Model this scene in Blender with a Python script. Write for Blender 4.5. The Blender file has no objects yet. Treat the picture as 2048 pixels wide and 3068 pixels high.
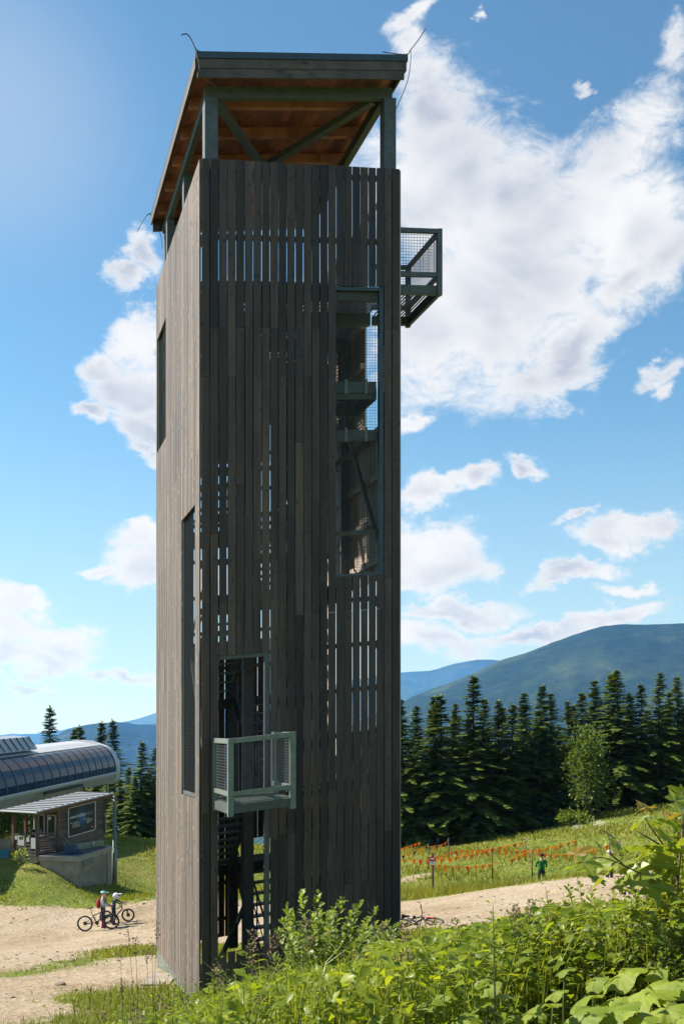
import bpy, bmesh, math, random
import numpy as np
from mathutils import Vector, Matrix, noise
R = math.radians
scene = bpy.context.scene
col = scene.collection

# ------------------------------------------------------------------ camera
F, CX, HY, ZC = 3200.0, 1024.0, 2190.0, 4.75      # focal length in photo pixels, centre column, horizon row, eye height
cam_d = bpy.data.cameras.new('camera'); cam = bpy.data.objects.new('camera', cam_d); col.objects.link(cam)
cam.location = (0, 0, ZC); cam.rotation_euler = (R(90), 0, 0)
cam_d.sensor_fit = 'HORIZONTAL'; cam_d.sensor_width = 36.0
cam_d.lens = 36.0 * F / 2048.0
cam_d.shift_y = (HY - 1534.0) / 2048.0
cam_d.clip_start = 0.1; cam_d.clip_end = 90000
scene.camera = cam

# ------------------------------------------------------------------ light
SUN_AZ, SUN_EL = R(-75), R(45)          # azimuth measured from +Y towards +X
SUN_STRENGTH, SKY_STRENGTH = 5.0, 0.077
sun_dir = Vector((math.sin(SUN_AZ)*math.cos(SUN_EL), math.cos(SUN_AZ)*math.cos(SUN_EL), math.sin(SUN_EL)))
sd = bpy.data.lights.new('sun', 'SUN'); so = bpy.data.objects.new('sun', sd); col.objects.link(so)
sd.energy = SUN_STRENGTH; sd.angle = R(0.53); sd.color = (1.0, 0.955, 0.88)
so.rotation_euler = (-sun_dir).to_track_quat('-Z', 'Y').to_euler(); so.location = (-60, 60, 90)

scene.view_settings.view_transform = 'Standard'; scene.view_settings.look = 'None'
scene.view_settings.exposure = 1.0; scene.view_settings.gamma = 1.0
try: scene.view_settings.use_curve_mapping = False
except Exception: pass
scene.render.engine = 'CYCLES'
cy = scene.cycles
cy.use_denoising = True
try: cy.denoiser = 'OPENIMAGEDENOISE'
except Exception: pass
cy.max_bounces = 8; cy.diffuse_bounces = 3; cy.glossy_bounces = 3; cy.transmission_bounces = 6
cy.transparent_max_bounces = 12; cy.volume_bounces = 1
cy.sample_clamp_indirect = 6.0

# ------------------------------------------------------------------ node helpers
def nd(nt, typ, ins=None, **props):
    n = nt.nodes.new(typ)
    for k, v in props.items(): setattr(n, k, v)
    for k, v in (ins or {}).items():
        s = n.inputs[k]
        if hasattr(v, 'is_linked'): nt.links.new(v, s)
        else: s.default_value = v
    return n
def math_n(nt, op, a, b=0.0, clamp=False):
    n = nd(nt, 'ShaderNodeMath', {0: a, 1: b}, operation=op); n.use_clamp = clamp
    return n.outputs[0]
def ramp(nt, fac, stops, interp='LINEAR'):
    n = nd(nt, 'ShaderNodeValToRGB', {'Fac': fac}); n.color_ramp.interpolation = interp
    e = n.color_ramp.elements
    while len(e) > 1: e.remove(e[-1])
    e[0].position = stops[0][0]; c = stops[0][1]; e[0].color = (*c, 1) if len(c) == 3 else c
    for p, c in stops[1:]:
        x = e.new(p); x.color = (*c, 1) if len(c) == 3 else c
    return n.outputs['Color']
def g3(v): return (v, v, v)
def mixc(nt, fac, a, b, mode='MIX'):
    n = nt.nodes.new('ShaderNodeMix'); n.data_type = 'RGBA'; n.blend_type = mode
    for i, v in ((0, fac), (6, a), (7, b)):
        if hasattr(v, 'is_linked'): nt.links.new(v, n.inputs[i])
        elif i == 0: n.inputs[0].default_value = v
        else: n.inputs[i].default_value = (*v, 1) if len(v) == 3 else v
    return n.outputs[2]

# ------------------------------------------------------------------ sky: Nishita air with cumulus
def azel(x, y):
    dx = (x - CX) / F; dz = (HY - y) / F
    return math.atan2(dx, 1.0), math.atan2(dz, math.hypot(1.0, dx))
CLOUDS = [  # centre column, centre row, half width, half height (photo pixels of a 2048 px wide view), tilt, weight
 (1290,330,130,170,0,1),(1330,560,230,250,0,1.15),(1560,660,280,200,12,1.12),(1850,420,190,150,35,1),(1500,880,330,240,10,1.15),(1270,1010,150,180,0,1.1),
 (1840,660,190,240,20,1.05),(1980,760,130,150,30,1.0),(1860,900,180,80,35,1.0),(1720,1075,270,85,30,1.02),(1590,1130,120,80,20,1.0),(1230,1240,70,60,25,.95),
 (1240,50,130,75,25,.72),(1240,150,90,110,20,.72),(1420,85,30,45,0,.56),(2000,150,85,90,30,.74),(1720,230,80,34,25,.58),
 (1290,1470,150,55,12,1.02),(1430,1420,70,60,0,1.02),(1580,1375,90,40,-12,.9),(1290,1640,150,95,0,1.12),(1340,1720,140,70,8,1.08),(1230,1740,90,60,0,1.05),
 (1850,1590,130,65,0,.98),(1980,1590,110,65,0,1.0),(1740,1545,90,26,14,.84),(1710,1712,180,34,6,.98),(1870,1752,100,30,4,.96),(1950,1110,80,40,25,.85),(1960,1165,40,40,0,.8),
 (1400,1830,220,48,8,.95),(1600,1880,240,40,6,.95),(1850,1830,200,40,10,.96),(1300,1930,300,60,0,.92),(1800,1900,260,40,0,.93),
 (440,760,60,110,25,1.0),(380,830,70,70,0,1.0),(420,1000,110,80,0,1.12),(330,1100,100,60,-10,1.08),(430,1180,150,110,0,1.18),(300,1250,70,45,12,1.02),(440,1330,100,80,-20,1.08),(420,1390,60,40,0,.95),
 (410,1720,120,80,0,1.1),(440,1660,55,60,30,1.0),(265,1722,60,32,6,.98),(40,1830,80,55,-8,1.05),(130,1925,180,62,-4,1.08),(80,1990,170,50,0,1.02),(270,2032,80,28,0,.95),(400,2040,110,34,0,.98),(60,2065,120,22,0,.9),
 (560,1300,150,120,0,1.0),(700,1750,200,80,0,1.0),(800,950,170,130,0,1.0),
]
world = bpy.data.worlds.new('World'); scene.world = world; world.use_nodes = True
world.cycles.sampling_method = 'MANUAL'; world.cycles.sample_map_resolution = 256
wt = world.node_tree; wt.nodes.clear()
sky = nd(wt, 'ShaderNodeTexSky', sky_type='NISHITA')
sky.sun_disc = False; sky.sun_elevation = SUN_EL; sky.sun_rotation = SUN_AZ
sky.altitude = 1300; sky.air_density = 1.0; sky.dust_density = 0.6; sky.ozone_density = 2.2
tc = nd(wt, 'ShaderNodeTexCoord')
sep = nd(wt, 'ShaderNodeSeparateXYZ', {0: tc.outputs['Generated']})
az = math_n(wt, 'ARCTAN2', sep.outputs[0], sep.outputs[1])
el = math_n(wt, 'ARCSINE', sep.outputs[2])
pv = nd(wt, 'ShaderNodeCombineXYZ', {0: az, 1: el, 2: 0.0}).outputs[0]
# wispy distortion of the cloud outlines
stretch = nd(wt, 'ShaderNodeMapping', {0: tc.outputs['Generated']}); stretch.inputs['Scale'].default_value = (1, 1, 1.5)
wn = nd(wt, 'ShaderNodeTexNoise', {'Vector': stretch.outputs[0], 'Scale': 9.0, 'Detail': 7.0, 'Roughness': 0.62})
off = nd(wt, 'ShaderNodeVectorMath', {0: wn.outputs['Color'], 1: (0.5, 0.5, 0.5)}, operation='SUBTRACT').outputs[0]
offs = nd(wt, 'ShaderNodeVectorMath', {0: off}, operation='SCALE'); offs.inputs['Scale'].default_value = 0.11
pd = nd(wt, 'ShaderNodeVectorMath', {0: pv, 1: offs.outputs[0]}, operation='ADD').outputs[0]
fine = nd(wt, 'ShaderNodeTexNoise', {'Vector': stretch.outputs[0], 'Scale': 24.0, 'Detail': 10.0, 'Roughness': 0.70, 'Distortion': 0.5})
best = None
for cxp, cyp, rx, ry, rot, wgt in CLOUDS:
    a, e = azel(cxp, cyp)
    if cxp < 600: rx, ry = rx*0.86, ry*0.86
    elif cyp < 1250: wgt *= 0.93
    elif cxp > 1150: rx, ry = rx*0.84, ry*0.84
    m = nd(wt, 'ShaderNodeMapping', {0: pd}, vector_type='TEXTURE')
    m.inputs['Location'].default_value = (a, e, 0); m.inputs['Rotation'].default_value = (0, 0, R(rot))
    m.inputs['Scale'].default_value = (rx/F*1.25*math.cos(a), ry/F*1.25*math.cos(e)**2, 1)
    ln = nd(wt, 'ShaderNodeVectorMath', {0: m.outputs[0]}, operation='LENGTH').outputs['Value']
    v = math_n(wt, 'SUBTRACT', wgt, ln)
    best = v if best is None else nd(wt, 'ShaderNodeMath', {0: best, 1: v, 2: 0.25}, operation='SMOOTH_MAX').outputs[0]
# the rest of the dome carries the same scattered cumulus
gen = nd(wt, 'ShaderNodeTexNoise', {'Vector': stretch.outputs[0], 'Scale': 3.1, 'Detail': 4.0, 'Roughness': 0.55})
genv = math_n(wt, 'SUBTRACT', math_n(wt, 'MULTIPLY', gen.outputs[0], 4.2), 2.42)
inx = math_n(wt, 'GREATER_THAN', math_n(wt, 'ABSOLUTE', az), 0.36)
iny = math_n(wt, 'GREATER_THAN', el, 0.62)
outside = math_n(wt, 'MAXIMUM', inx, iny)
genm = math_n(wt, 'SUBTRACT', genv, math_n(wt, 'MULTIPLY', math_n(wt, 'SUBTRACT', 1.0, outside), 9.0))
dens0 = math_n(wt, 'MAXIMUM', best, genm)
dens = math_n(wt, 'ADD', dens0, math_n(wt, 'MULTIPLY', math_n(wt, 'SUBTRACT', fine.outputs[0], 0.5), 1.25))
cov = nd(wt, 'ShaderNodeMapRange', {'Value': dens, 'From Min': 0.0, 'From Max': 0.58, 'To Min': 0.0, 'To Max': 1.0}, interpolation_type='SMOOTHSTEP').outputs[0]
# sunlit crests, greyer thick bellies
fine2 = nd(wt, 'ShaderNodeTexNoise', {'Vector': stretch.outputs[0], 'Scale': 7.5, 'Detail': 4.0, 'Roughness': 0.5, 'Distortion': 0.3})
thick = nd(wt, 'ShaderNodeMapRange', {'Value': dens0, 'From Min': 0.25, 'From Max': 0.85}).outputs[0]
shade = math_n(wt, 'MULTIPLY', thick, nd(wt, 'ShaderNodeMapRange', {'Value': fine2.outputs[0], 'From Min': 0.36, 'From Max': 0.60}).outputs[0])
ccol = mixc(wt, shade, (6.1, 6.15, 6.2), (3.4, 3.7, 4.25))
skyc = mixc(wt, 1.0, sky.outputs[0], (0.84, 1.13, 1.08), 'MULTIPLY')
# sun glow painted into the sky colour, on the sunward side
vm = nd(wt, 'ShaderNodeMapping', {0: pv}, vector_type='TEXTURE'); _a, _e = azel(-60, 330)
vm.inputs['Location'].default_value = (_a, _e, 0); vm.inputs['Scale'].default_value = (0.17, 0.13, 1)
sun_glow = nd(wt, 'ShaderNodeMapRange', {'Value': nd(wt, 'ShaderNodeVectorMath', {0: vm.outputs[0]}, operation='LENGTH').outputs['Value'], 'From Min': 0.0, 'From Max': 1.25, 'To Min': 0.30, 'To Max': 0.0}, interpolation_type='SMOOTHERSTEP').outputs[0]
skyc = mixc(wt, sun_glow, skyc, (5.0, 5.3, 5.6))
horz = nd(wt, 'ShaderNodeMapRange', {'Value': el, 'From Min': 0.0, 'From Max': 0.32, 'To Min': 0.62, 'To Max': 0.0}, interpolation_type='SMOOTHSTEP').outputs[0]
skyc = mixc(wt, horz, skyc, (3.8, 4.5, 5.1))
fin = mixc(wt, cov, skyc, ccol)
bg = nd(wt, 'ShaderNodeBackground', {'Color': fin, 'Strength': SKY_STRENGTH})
wo = nd(wt, 'ShaderNodeOutputWorld'); wt.links.new(bg.outputs[0], wo.inputs['Surface'])

# ------------------------------------------------------------------ scene helpers
def px(x, y, Y):                                  # design aid: the world point seen at a photo column/row, Y metres ahead
    return Vector(((x - CX) / F * Y, Y, ZC + (HY - y) / F * Y))
def tag(o, label=None, cat=None, group=None, kind=None):
    if label: o['label'] = label
    if cat: o['category'] = cat
    if group: o['group'] = group
    if kind: o['kind'] = kind
    return o
def empty(name, loc=(0, 0, 0), rz=0.0, parent=None):
    o = bpy.data.objects.new(name, None); o.empty_display_size = 0.2
    o.location = loc; o.rotation_euler = (0, 0, rz); col.objects.link(o)
    if parent: o.parent = parent
    return o
def copy_tree(o, parent=None):
    c = o.copy(); col.objects.link(c); c.parent = parent
    for ch in list(o.children): copy_tree(ch, c)
    return c
class MB:
    """collects vertices and faces, then links them as one mesh object"""
    def __init__(s): s.v = []; s.f = []; s.m = []; s.cur = 0
    def add(s, vs, fs):
        b = len(s.v); s.v.extend([tuple(p) for p in vs])
        for f in fs: s.f.append(tuple(i + b for i in f)); s.m.append(s.cur)
        return s
    def hexa(s, p):                                # 8 corners: bottom ring 0-3, top ring 4-7
        return s.add(p, [(3,2,1,0),(4,5,6,7),(0,1,5,4),(1,2,6,5),(2,3,7,6),(3,0,4,7)])
    def box(s, lo, hi, M=None):
        x0,y0,z0 = lo; x1,y1,z1 = hi
        p = [Vector(q) for q in ((x0,y0,z0),(x1,y0,z0),(x1,y1,z0),(x0,y1,z0),(x0,y0,z1),(x1,y0,z1),(x1,y1,z1),(x0,y1,z1))]
        if M is not None: p = [M @ q for q in p]
        return s.hexa(p)
    def bar(s, a, b, w, h=None, up=(0,0,1)):       # rectangular bar from a to b
        a, b = Vector(a), Vector(b); h = h or w
        d = (b - a).normalized(); up = Vector(up)
        if abs(d.dot(up)) > 0.98: up = Vector((1,0,0)) if abs(d.x) < 0.9 else Vector((0,1,0))
        x = d.cross(up).normalized(); y = x.cross(d).normalized()
        r = [(-w/2,-h/2),(w/2,-h/2),(w/2,h/2),(-w/2,h/2)]
        return s.hexa([a + x*i + y*j for i, j in r] + [b + x*i + y*j for i, j in r])
    def tube(s, pts, r, n=6, cap=True):
        pts = [Vector(p) for p in pts]; rs = r if isinstance(r, (list, tuple)) else [r]*len(pts)
        vs = []; x = None
        for i, p in enumerate(pts):
            d = (pts[min(i+1, len(pts)-1)] - pts[max(i-1, 0)]).normalized()
            if x is None:
                u = Vector((0,0,1)) if abs(d.z) < 0.95 else Vector((1,0,0))
                x = d.cross(u).normalized()
            else: x = (x - d*x.dot(d)).normalized()
            y = d.cross(x)
            for k in range(n):
                a = 2*math.pi*k/n; vs.append(p + (x*math.cos(a) + y*math.sin(a))*rs[i])
        fs = []
        for i in range(len(pts)-1):
            for k in range(n):
                k2 = (k+1) % n; fs.append((i*n+k, i*n+k2, (i+1)*n+k2, (i+1)*n+k))
        if cap: fs.append(tuple(range(n-1, -1, -1))); fs.append(tuple((len(pts)-1)*n + k for k in range(n)))
        return s.add(vs, fs)
    def prism(s, base, vec):                       # polygon swept along a vector
        base = [Vector(p) for p in base]; vec = Vector(vec); n = len(base)
        return s.add(base + [p + vec for p in base], [tuple(range(n-1,-1,-1)), tuple(range(n, 2*n))] + [(i,(i+1)%n,n+(i+1)%n,n+i) for i in range(n)])
    def torus(s, c, R0, r, axis='Y', nu=24, nv=6):
        vs, fs = [], []
        for i in range(nu):
            a = 2*math.pi*i/nu
            for j in range(nv):
                b = 2*math.pi*j/nv; q = R0 + r*math.cos(b); t = r*math.sin(b)
                p = {'Y': (q*math.cos(a), t, q*math.sin(a)), 'Z': (q*math.cos(a), q*math.sin(a), t), 'X': (t, q*math.cos(a), q*math.sin(a))}[axis]
                vs.append((c[0]+p[0], c[1]+p[1], c[2]+p[2]))
        for i in range(nu):
            for j in range(nv):
                fs.append((i*nv+j, ((i+1)%nu)*nv+j, ((i+1)%nu)*nv+(j+1)%nv, i*nv+(j+1)%nv))
        return s.add(vs, fs)
    def ball(s, c, r, seg=10, rings=7, sc=(1,1,1), zmin=-1.0):
        vs, fs = [], []
        for i in range(rings+1):
            t = -math.pi/2 + math.pi*i/rings; zz = max(math.sin(t), zmin)
            for k in range(seg):
                a = 2*math.pi*k/seg; vs.append((c[0]+r*sc[0]*math.cos(t)*math.cos(a), c[1]+r*sc[1]*math.cos(t)*math.sin(a), c[2]+r*sc[2]*zz))
        for i in range(rings):
            for k in range(seg): fs.append((i*seg+k, i*seg+(k+1)%seg, (i+1)*seg+(k+1)%seg, (i+1)*seg+k))
        return s.add(vs, fs)
    def mesh(s, name, mats, smooth=False, origin=None):
        me = bpy.data.meshes.new(name)
        v = s.v if origin is None else [(p[0]-origin[0], p[1]-origin[1], p[2]-origin[2]) for p in s.v]
        me.from_pydata(v, [], s.f)
        for m in (mats if isinstance(mats, (list, tuple)) else [mats]): me.materials.append(m)
        if any(s.m): me.polygons.foreach_set('material_index', s.m)
        if smooth: me.polygons.foreach_set('use_smooth', [True]*len(me.polygons))
        me.update(); return me
    def build(s, name, mats, parent=None, smooth=False, origin=None, kind=None):
        o = bpy.data.objects.new(name, s.mesh(name, mats, smooth, origin)); col.objects.link(o)
        if parent: o.parent = parent
        if kind: o['kind'] = kind
        return o
# ------------------------------------------------------------------ materials
def new_mat(name):
    m = bpy.data.materials.new(name); m.use_nodes = True
    nt = m.node_tree; b = nt.nodes['Principled BSDF']
    return m, nt, b
def plain(name, c, rough=0.6, metal=0.0, var=0.12, scale=6.0, bump=0.0, coat=0.0, spec=0.5, rnd=0.0):
    m, nt, b = new_mat(name)
    t = nd(nt, 'ShaderNodeTexCoord')
    n = nd(nt, 'ShaderNodeTexNoise', {'Vector': t.outputs['Object'], 'Scale': scale, 'Detail': 6.0, 'Roughness': 0.6})
    lo = tuple(max(0, x*(1-var*1.6)) for x in c); hi = tuple(min(1, x*(1+var*1.6)) for x in c)
    cc = ramp(nt, n.outputs[0], [(0.28, lo), (0.72, hi)])
    if rnd:
        oi = nd(nt, 'ShaderNodeObjectInfo')
        cc = mixc(nt, 1.0, cc, ramp(nt, oi.outputs['Random'], [(0, g3(1-rnd)), (1, g3(1+rnd*0.6))]), 'MULTIPLY')
    nt.links.new(cc, b.inputs['Base Color'])
    b.inputs['Roughness'].default_value = rough; b.inputs['Metallic'].default_value = metal
    b.inputs['Specular IOR Level'].default_value = spec
    if coat: b.inputs['Coat Weight'].default_value = coat
    if bump:
        bn = nd(nt, 'ShaderNodeBump', {'Height': n.outputs[0], 'Strength': bump, 'Distance': 0.02}); nt.links.new(bn.outputs[0], b.inputs['Normal'])
    return m
def wood(name, dark, light, grain=(34, 34, 0.9), knots=True, rough=0.72, rnd=0.35, weather=0.0, kscale=(8.5, 8.5, 4.2), glint=0.0):
    m, nt, b = new_mat(name)
    t = nd(nt, 'ShaderNodeTexCoord'); oi = nd(nt, 'ShaderNodeObjectInfo')
    sh = nd(nt, 'ShaderNodeVectorMath', {0: t.outputs['Object'], 1: nd(nt, 'ShaderNodeCombineXYZ', {2: math_n(nt, 'MULTIPLY', oi.outputs['Random'], 41.0)}).outputs[0]}, operation='ADD').outputs[0]
    mp = nd(nt, 'ShaderNodeMapping', {0: sh}); mp.inputs['Scale'].default_value = grain
    n1 = nd(nt, 'ShaderNodeTexNoise', {'Vector': mp.outputs[0], 'Scale': 1.0, 'Detail': 7.0, 'Roughness': 0.65, 'Distortion': 0.6})
    c = ramp(nt, n1.outputs[0], [(0.25, dark), (0.75, light)])
    mp2 = nd(nt, 'ShaderNodeMapping', {0: sh}); mp2.inputs['Scale'].default_value = (3.0, 3.0, 0.35)
    n2 = nd(nt, 'ShaderNodeTexNoise', {'Vector': mp2.outputs[0], 'Scale': 1.0, 'Detail': 5.0, 'Roughness': 0.6})
    c = mixc(nt, 1.0, c, ramp(nt, n2.outputs[0], [(0.25, (0.50, 0.49, 0.50)), (0.5, (1, 1, 1)), (0.78, (1.6, 1.48, 1.32))]), 'MULTIPLY')
    rv = ramp(nt, oi.outputs['Random'], [(0, (1-rnd, 1-rnd, 1-rnd*0.9)), (0.5, (1, 1, 1)), (1, (1+rnd*1.1, 1+rnd*0.95, 1+rnd*0.8))])
    c = mixc(nt, 1.0, c, rv, 'MULTIPLY')
    if knots:
        mp3 = nd(nt, 'ShaderNodeMapping', {0: sh}); mp3.inputs['Scale'].default_value = kscale
        vo = nd(nt, 'ShaderNodeTexVoronoi', {'Vector': mp3.outputs[0], 'Scale': 1.0, 'Randomness': 1.0})
        k = nd(nt, 'ShaderNodeMapRange', {'Value': vo.outputs['Distance'], 'From Min': 0.10, 'From Max': 0.24, 'To Min': 1.0, 'To Max': 0.0}).outputs[0]
        c = mixc(nt, math_n(nt, 'MULTIPLY', k, 0.85), c, tuple(x*0.2 for x in dark))
        if glint:
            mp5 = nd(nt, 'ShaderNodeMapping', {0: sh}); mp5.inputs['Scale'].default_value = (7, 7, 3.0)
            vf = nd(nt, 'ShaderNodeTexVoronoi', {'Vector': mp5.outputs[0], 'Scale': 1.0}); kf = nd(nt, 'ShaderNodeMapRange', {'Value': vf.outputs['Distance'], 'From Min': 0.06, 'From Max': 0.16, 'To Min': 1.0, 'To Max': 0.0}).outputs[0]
            c = mixc(nt, kf, c, (glint, glint*0.9, glint*0.82))  # pale spots painted in as sun glints on the boards
        rr = nd(nt, 'ShaderNodeMapRange', {'Value': k, 'To Min': rough, 'To Max': 0.35}).outputs[0]
        nt.links.new(rr, b.inputs['Roughness'])
    else: b.inputs['Roughness'].default_value = rough
    if weather:
        n4 = nd(nt, 'ShaderNodeTexNoise', {'Vector': t.outputs['Object'], 'Scale': 0.5, 'Detail': 5.0})
        c = mixc(nt, math_n(nt, 'MULTIPLY', nd(nt, 'ShaderNodeMapRange', {'Value': n4.outputs[0], 'From Min': 0.42, 'From Max': 0.7}).outputs[0], weather), c, (0.16, 0.155, 0.13))
    nt.links.new(c, b.inputs['Base Color'])
    bn = nd(nt, 'ShaderNodeBump', {'Height': n1.outputs[0], 'Strength': 0.35, 'Distance': 0.01}); nt.links.new(bn.outputs[0], b.inputs['Normal'])
    return m
def leafmat(name, c1, c2, trans=0.45, rough=0.5, scale=3.0, rnd=0.25, spec=0.35, attr=None, tipc=None, sheen=0.0, vein=False):
    m, nt, b = new_mat(name); out = nt.nodes['Material Output']
    t = nd(nt, 'ShaderNodeTexCoord'); oi = nd(nt, 'ShaderNodeObjectInfo'); ge = nd(nt, 'ShaderNodeNewGeometry')
    n = nd(nt, 'ShaderNodeTexNoise', {'Vector': t.outputs['Object'], 'Scale': scale, 'Detail': 4.0})
    f = math_n(nt, 'ADD', math_n(nt, 'MULTIPLY', n.outputs[0], 0.7), math_n(nt, 'MULTIPLY', ge.outputs['Random Per Island'], 0.35))
    c = ramp(nt, f, [(0.25, c1), (0.8, c2)])
    if attr:
        a = nd(nt, 'ShaderNodeAttribute', attribute_name=attr)
        c = mixc(nt, a.outputs['Fac'], c, tipc)
    if vein:
        n3 = nd(nt, 'ShaderNodeTexNoise', {'Vector': t.outputs['Object'], 'Scale': 38.0, 'Detail': 5.0, 'Roughness': 0.6})
        c = mixc(nt, 1.0, c, ramp(nt, n3.outputs[0], [(0.3, g3(0.82)), (0.7, g3(1.16))]), 'MULTIPLY')
        bn = nd(nt, 'ShaderNodeBump', {'Height': n3.outputs[0], 'Strength': 0.5, 'Distance': 0.01}); nt.links.new(bn.outputs[0], b.inputs['Normal'])
    c = mixc(nt, 1.0, c, ramp(nt, oi.outputs['Random'], [(0, (1-rnd, 1-rnd*0.8, 1-rnd)), (1, (1+rnd, 1+rnd*0.5, 1))]), 'MULTIPLY')
    nt.links.new(c, b.inputs['Base Color']); b.inputs['Roughness'].default_value = rough; b.inputs['Specular IOR Level'].default_value = spec
    tr = nd(nt, 'ShaderNodeBsdfTranslucent', {'Color': mixc(nt, 1.0, c, (1.35, 1.25, 0.55), 'MULTIPLY')})
    mx = nd(nt, 'ShaderNodeMixShader', {0: trans, 1: b.outputs[0], 2: tr.outputs[0]})
    nt.links.new(mx.outputs[0], out.inputs['Surface'])
    return m
M = {}
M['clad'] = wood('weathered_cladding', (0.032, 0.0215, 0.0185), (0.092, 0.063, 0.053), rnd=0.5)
M['clad_sunlit'] = wood('weathered_cladding_sunlit', (0.085, 0.064, 0.051), (0.185, 0.145, 0.118), rnd=0.3, glint=0.36)  # same boards as the front, sunlight on the left wall put into the colour
M['clad_in_lit'] = wood('less_weathered_lit_cladding', (0.30, 0.235, 0.205), (0.52, 0.43, 0.38), rnd=0.2)  # less weathered inner boards, paler still to paint in the light on them
M['soffit'] = wood('soffit_planks', (0.19, 0.050, 0.034), (0.34, 0.105, 0.068), rnd=0.25, rough=0.6, grain=(34, 0.9, 34), kscale=(6, 2.2, 6))
M['rafter'] = wood('rafter_timber', (0.30, 0.10, 0.062), (0.44, 0.17, 0.11), rnd=0.15, rough=0.6, grain=(0.9, 34, 34), knots=False)
M['fascia'] = wood('fascia_boards', (0.062, 0.046, 0.039), (0.125, 0.095, 0.08), grain=(0.9, 34, 34), rnd=0.15, kscale=(2.2, 6, 6))
M['galv'] = plain('galvanised_steel', (0.098, 0.103, 0.106), rough=0.6, metal=0.2, var=0.16, scale=9)
M['galv_green'] = plain('galvanised_steel_patina', (0.080, 0.088, 0.076), rough=0.6, metal=0.15, var=0.16, scale=9)
M['galv_light'] = plain('galvanised_rail', (0.185, 0.205, 0.17), rough=0.5, metal=0.25, var=0.12, scale=9)
M['wire'] = plain('mesh_wire', (0.065, 0.07, 0.068), rough=0.6, metal=0.1)
M['edge_metal'] = plain('roof_edge_sheet', (0.06, 0.075, 0.085), rough=0.45, metal=0.4)
M['cable'] = plain('dark_cable', (0.05, 0.05, 0.055), rough=0.5)
M['concrete'] = plain('concrete', (0.27, 0.225, 0.175), rough=0.9, var=0.2, scale=1.7, bump=0.3)
M['concrete_top'] = plain('concrete_edge', (0.33, 0.27, 0.22), rough=0.9, var=0.15, scale=3)
M['gravel_dark'] = plain('roof_gravel', (0.15, 0.135, 0.135), rough=0.95, var=0.5, scale=14, bump=0.8)
M['hut_wood'] = wood('hut_boards', (0.06, 0.043, 0.034), (0.125, 0.096, 0.078), grain=(1.2, 1.2, 30), rnd=0.3, knots=False)
M['hut_post'] = wood('hut_posts', (0.085, 0.038, 0.022), (0.155, 0.075, 0.045), rnd=0.15, knots=False)
M['sheet_roof'] = plain('sheet_metal_roof', (0.36, 0.37, 0.38), rough=0.42, metal=0.35, var=0.08)
M['white_shell'] = plain('pale_shell', (0.44, 0.43, 0.42), rough=0.4, var=0.08, scale=2)
M['skirt'] = plain('shell_skirt', (0.30, 0.265, 0.225), rough=0.5, var=0.12, scale=1.5)
M['black'] = plain('black_rubber', (0.012, 0.012, 0.013), rough=0.6)
M['dark_metal'] = plain('dark_metal', (0.035, 0.036, 0.04), rough=0.45, metal=0.4)
M['bark'] = plain('spruce_bark', (0.085, 0.062, 0.045), rough=0.95, var=0.3, scale=5, bump=0.5)
M['spruce'] = leafmat('spruce_needles', (0.056, 0.102, 0.017), (0.14, 0.205, 0.034), trans=0.36, rough=0.6, scale=0.9, rnd=0.22, attr='tip', tipc=(0.21, 0.28, 0.05))
M['broadleaf'] = leafmat('broad_leaves', (0.085, 0.14, 0.02), (0.17, 0.23, 0.045), trans=0.45, rough=0.5, scale=0.9)
M['nettle'] = leafmat('nettle_leaves', (0.105, 0.175, 0.012), (0.33, 0.39, 0.036), trans=0.55, rough=0.42, scale=1.3, rnd=0.28)
M['bushleaf'] = leafmat('bush_leaves', (0.14, 0.21, 0.03), (0.34, 0.40, 0.085), trans=0.45, rough=0.40, scale=2.0, rnd=0.1)
M['shrubleaf'] = leafmat('shrub_leaves', (0.115, 0.175, 0.018), (0.29, 0.345, 0.045), trans=0.45, rough=0.42, scale=2.0, rnd=0.2)
M['mapleleaf'] = leafmat('maple_leaves', (0.12, 0.185, 0.025), (0.32, 0.36, 0.05), trans=0.45, rough=0.4, scale=3.0, rnd=0.1)
M['maple_young'] = leafmat('young_maple_leaves', (0.16, 0.13, 0.025), (0.26, 0.19, 0.03), trans=0.5, rough=0.4, scale=3.0)
M['butterbur'] = leafmat('butterbur_leaves', (0.17, 0.245, 0.02), (0.26, 0.325, 0.035), attr='vein', tipc=(0.27, 0.32, 0.09), trans=0.42, rough=0.5, scale=5.0, rnd=0.16, vein=True)
M['grassblade'] = leafmat('grass_blades', (0.11, 0.155, 0.014), (0.30, 0.29, 0.055), trans=0.4, rough=0.5, scale=0.35)
M['tallgrass'] = leafmat('tall_grass', (0.14, 0.20, 0.025), (0.32, 0.37, 0.075), trans=0.45, rough=0.4, scale=1.2)
M['seed'] = plain('seed_heads', (0.20, 0.12, 0.075), rough=0.8, var=0.3, scale=20)
M['stem'] = plain('plant_stems', (0.075, 0.095, 0.028), rough=0.6, var=0.25, scale=8)
M['stem_brown'] = plain('woody_stems', (0.10, 0.065, 0.04), rough=0.7, var=0.25, scale=8)
M['skin'] = plain('skin', (0.50, 0.30, 0.22), rough=0.55, var=0.05)
M['stone'] = plain('stones', (0.21, 0.16, 0.115), rough=0.9, var=0.3, scale=1.5)
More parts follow.
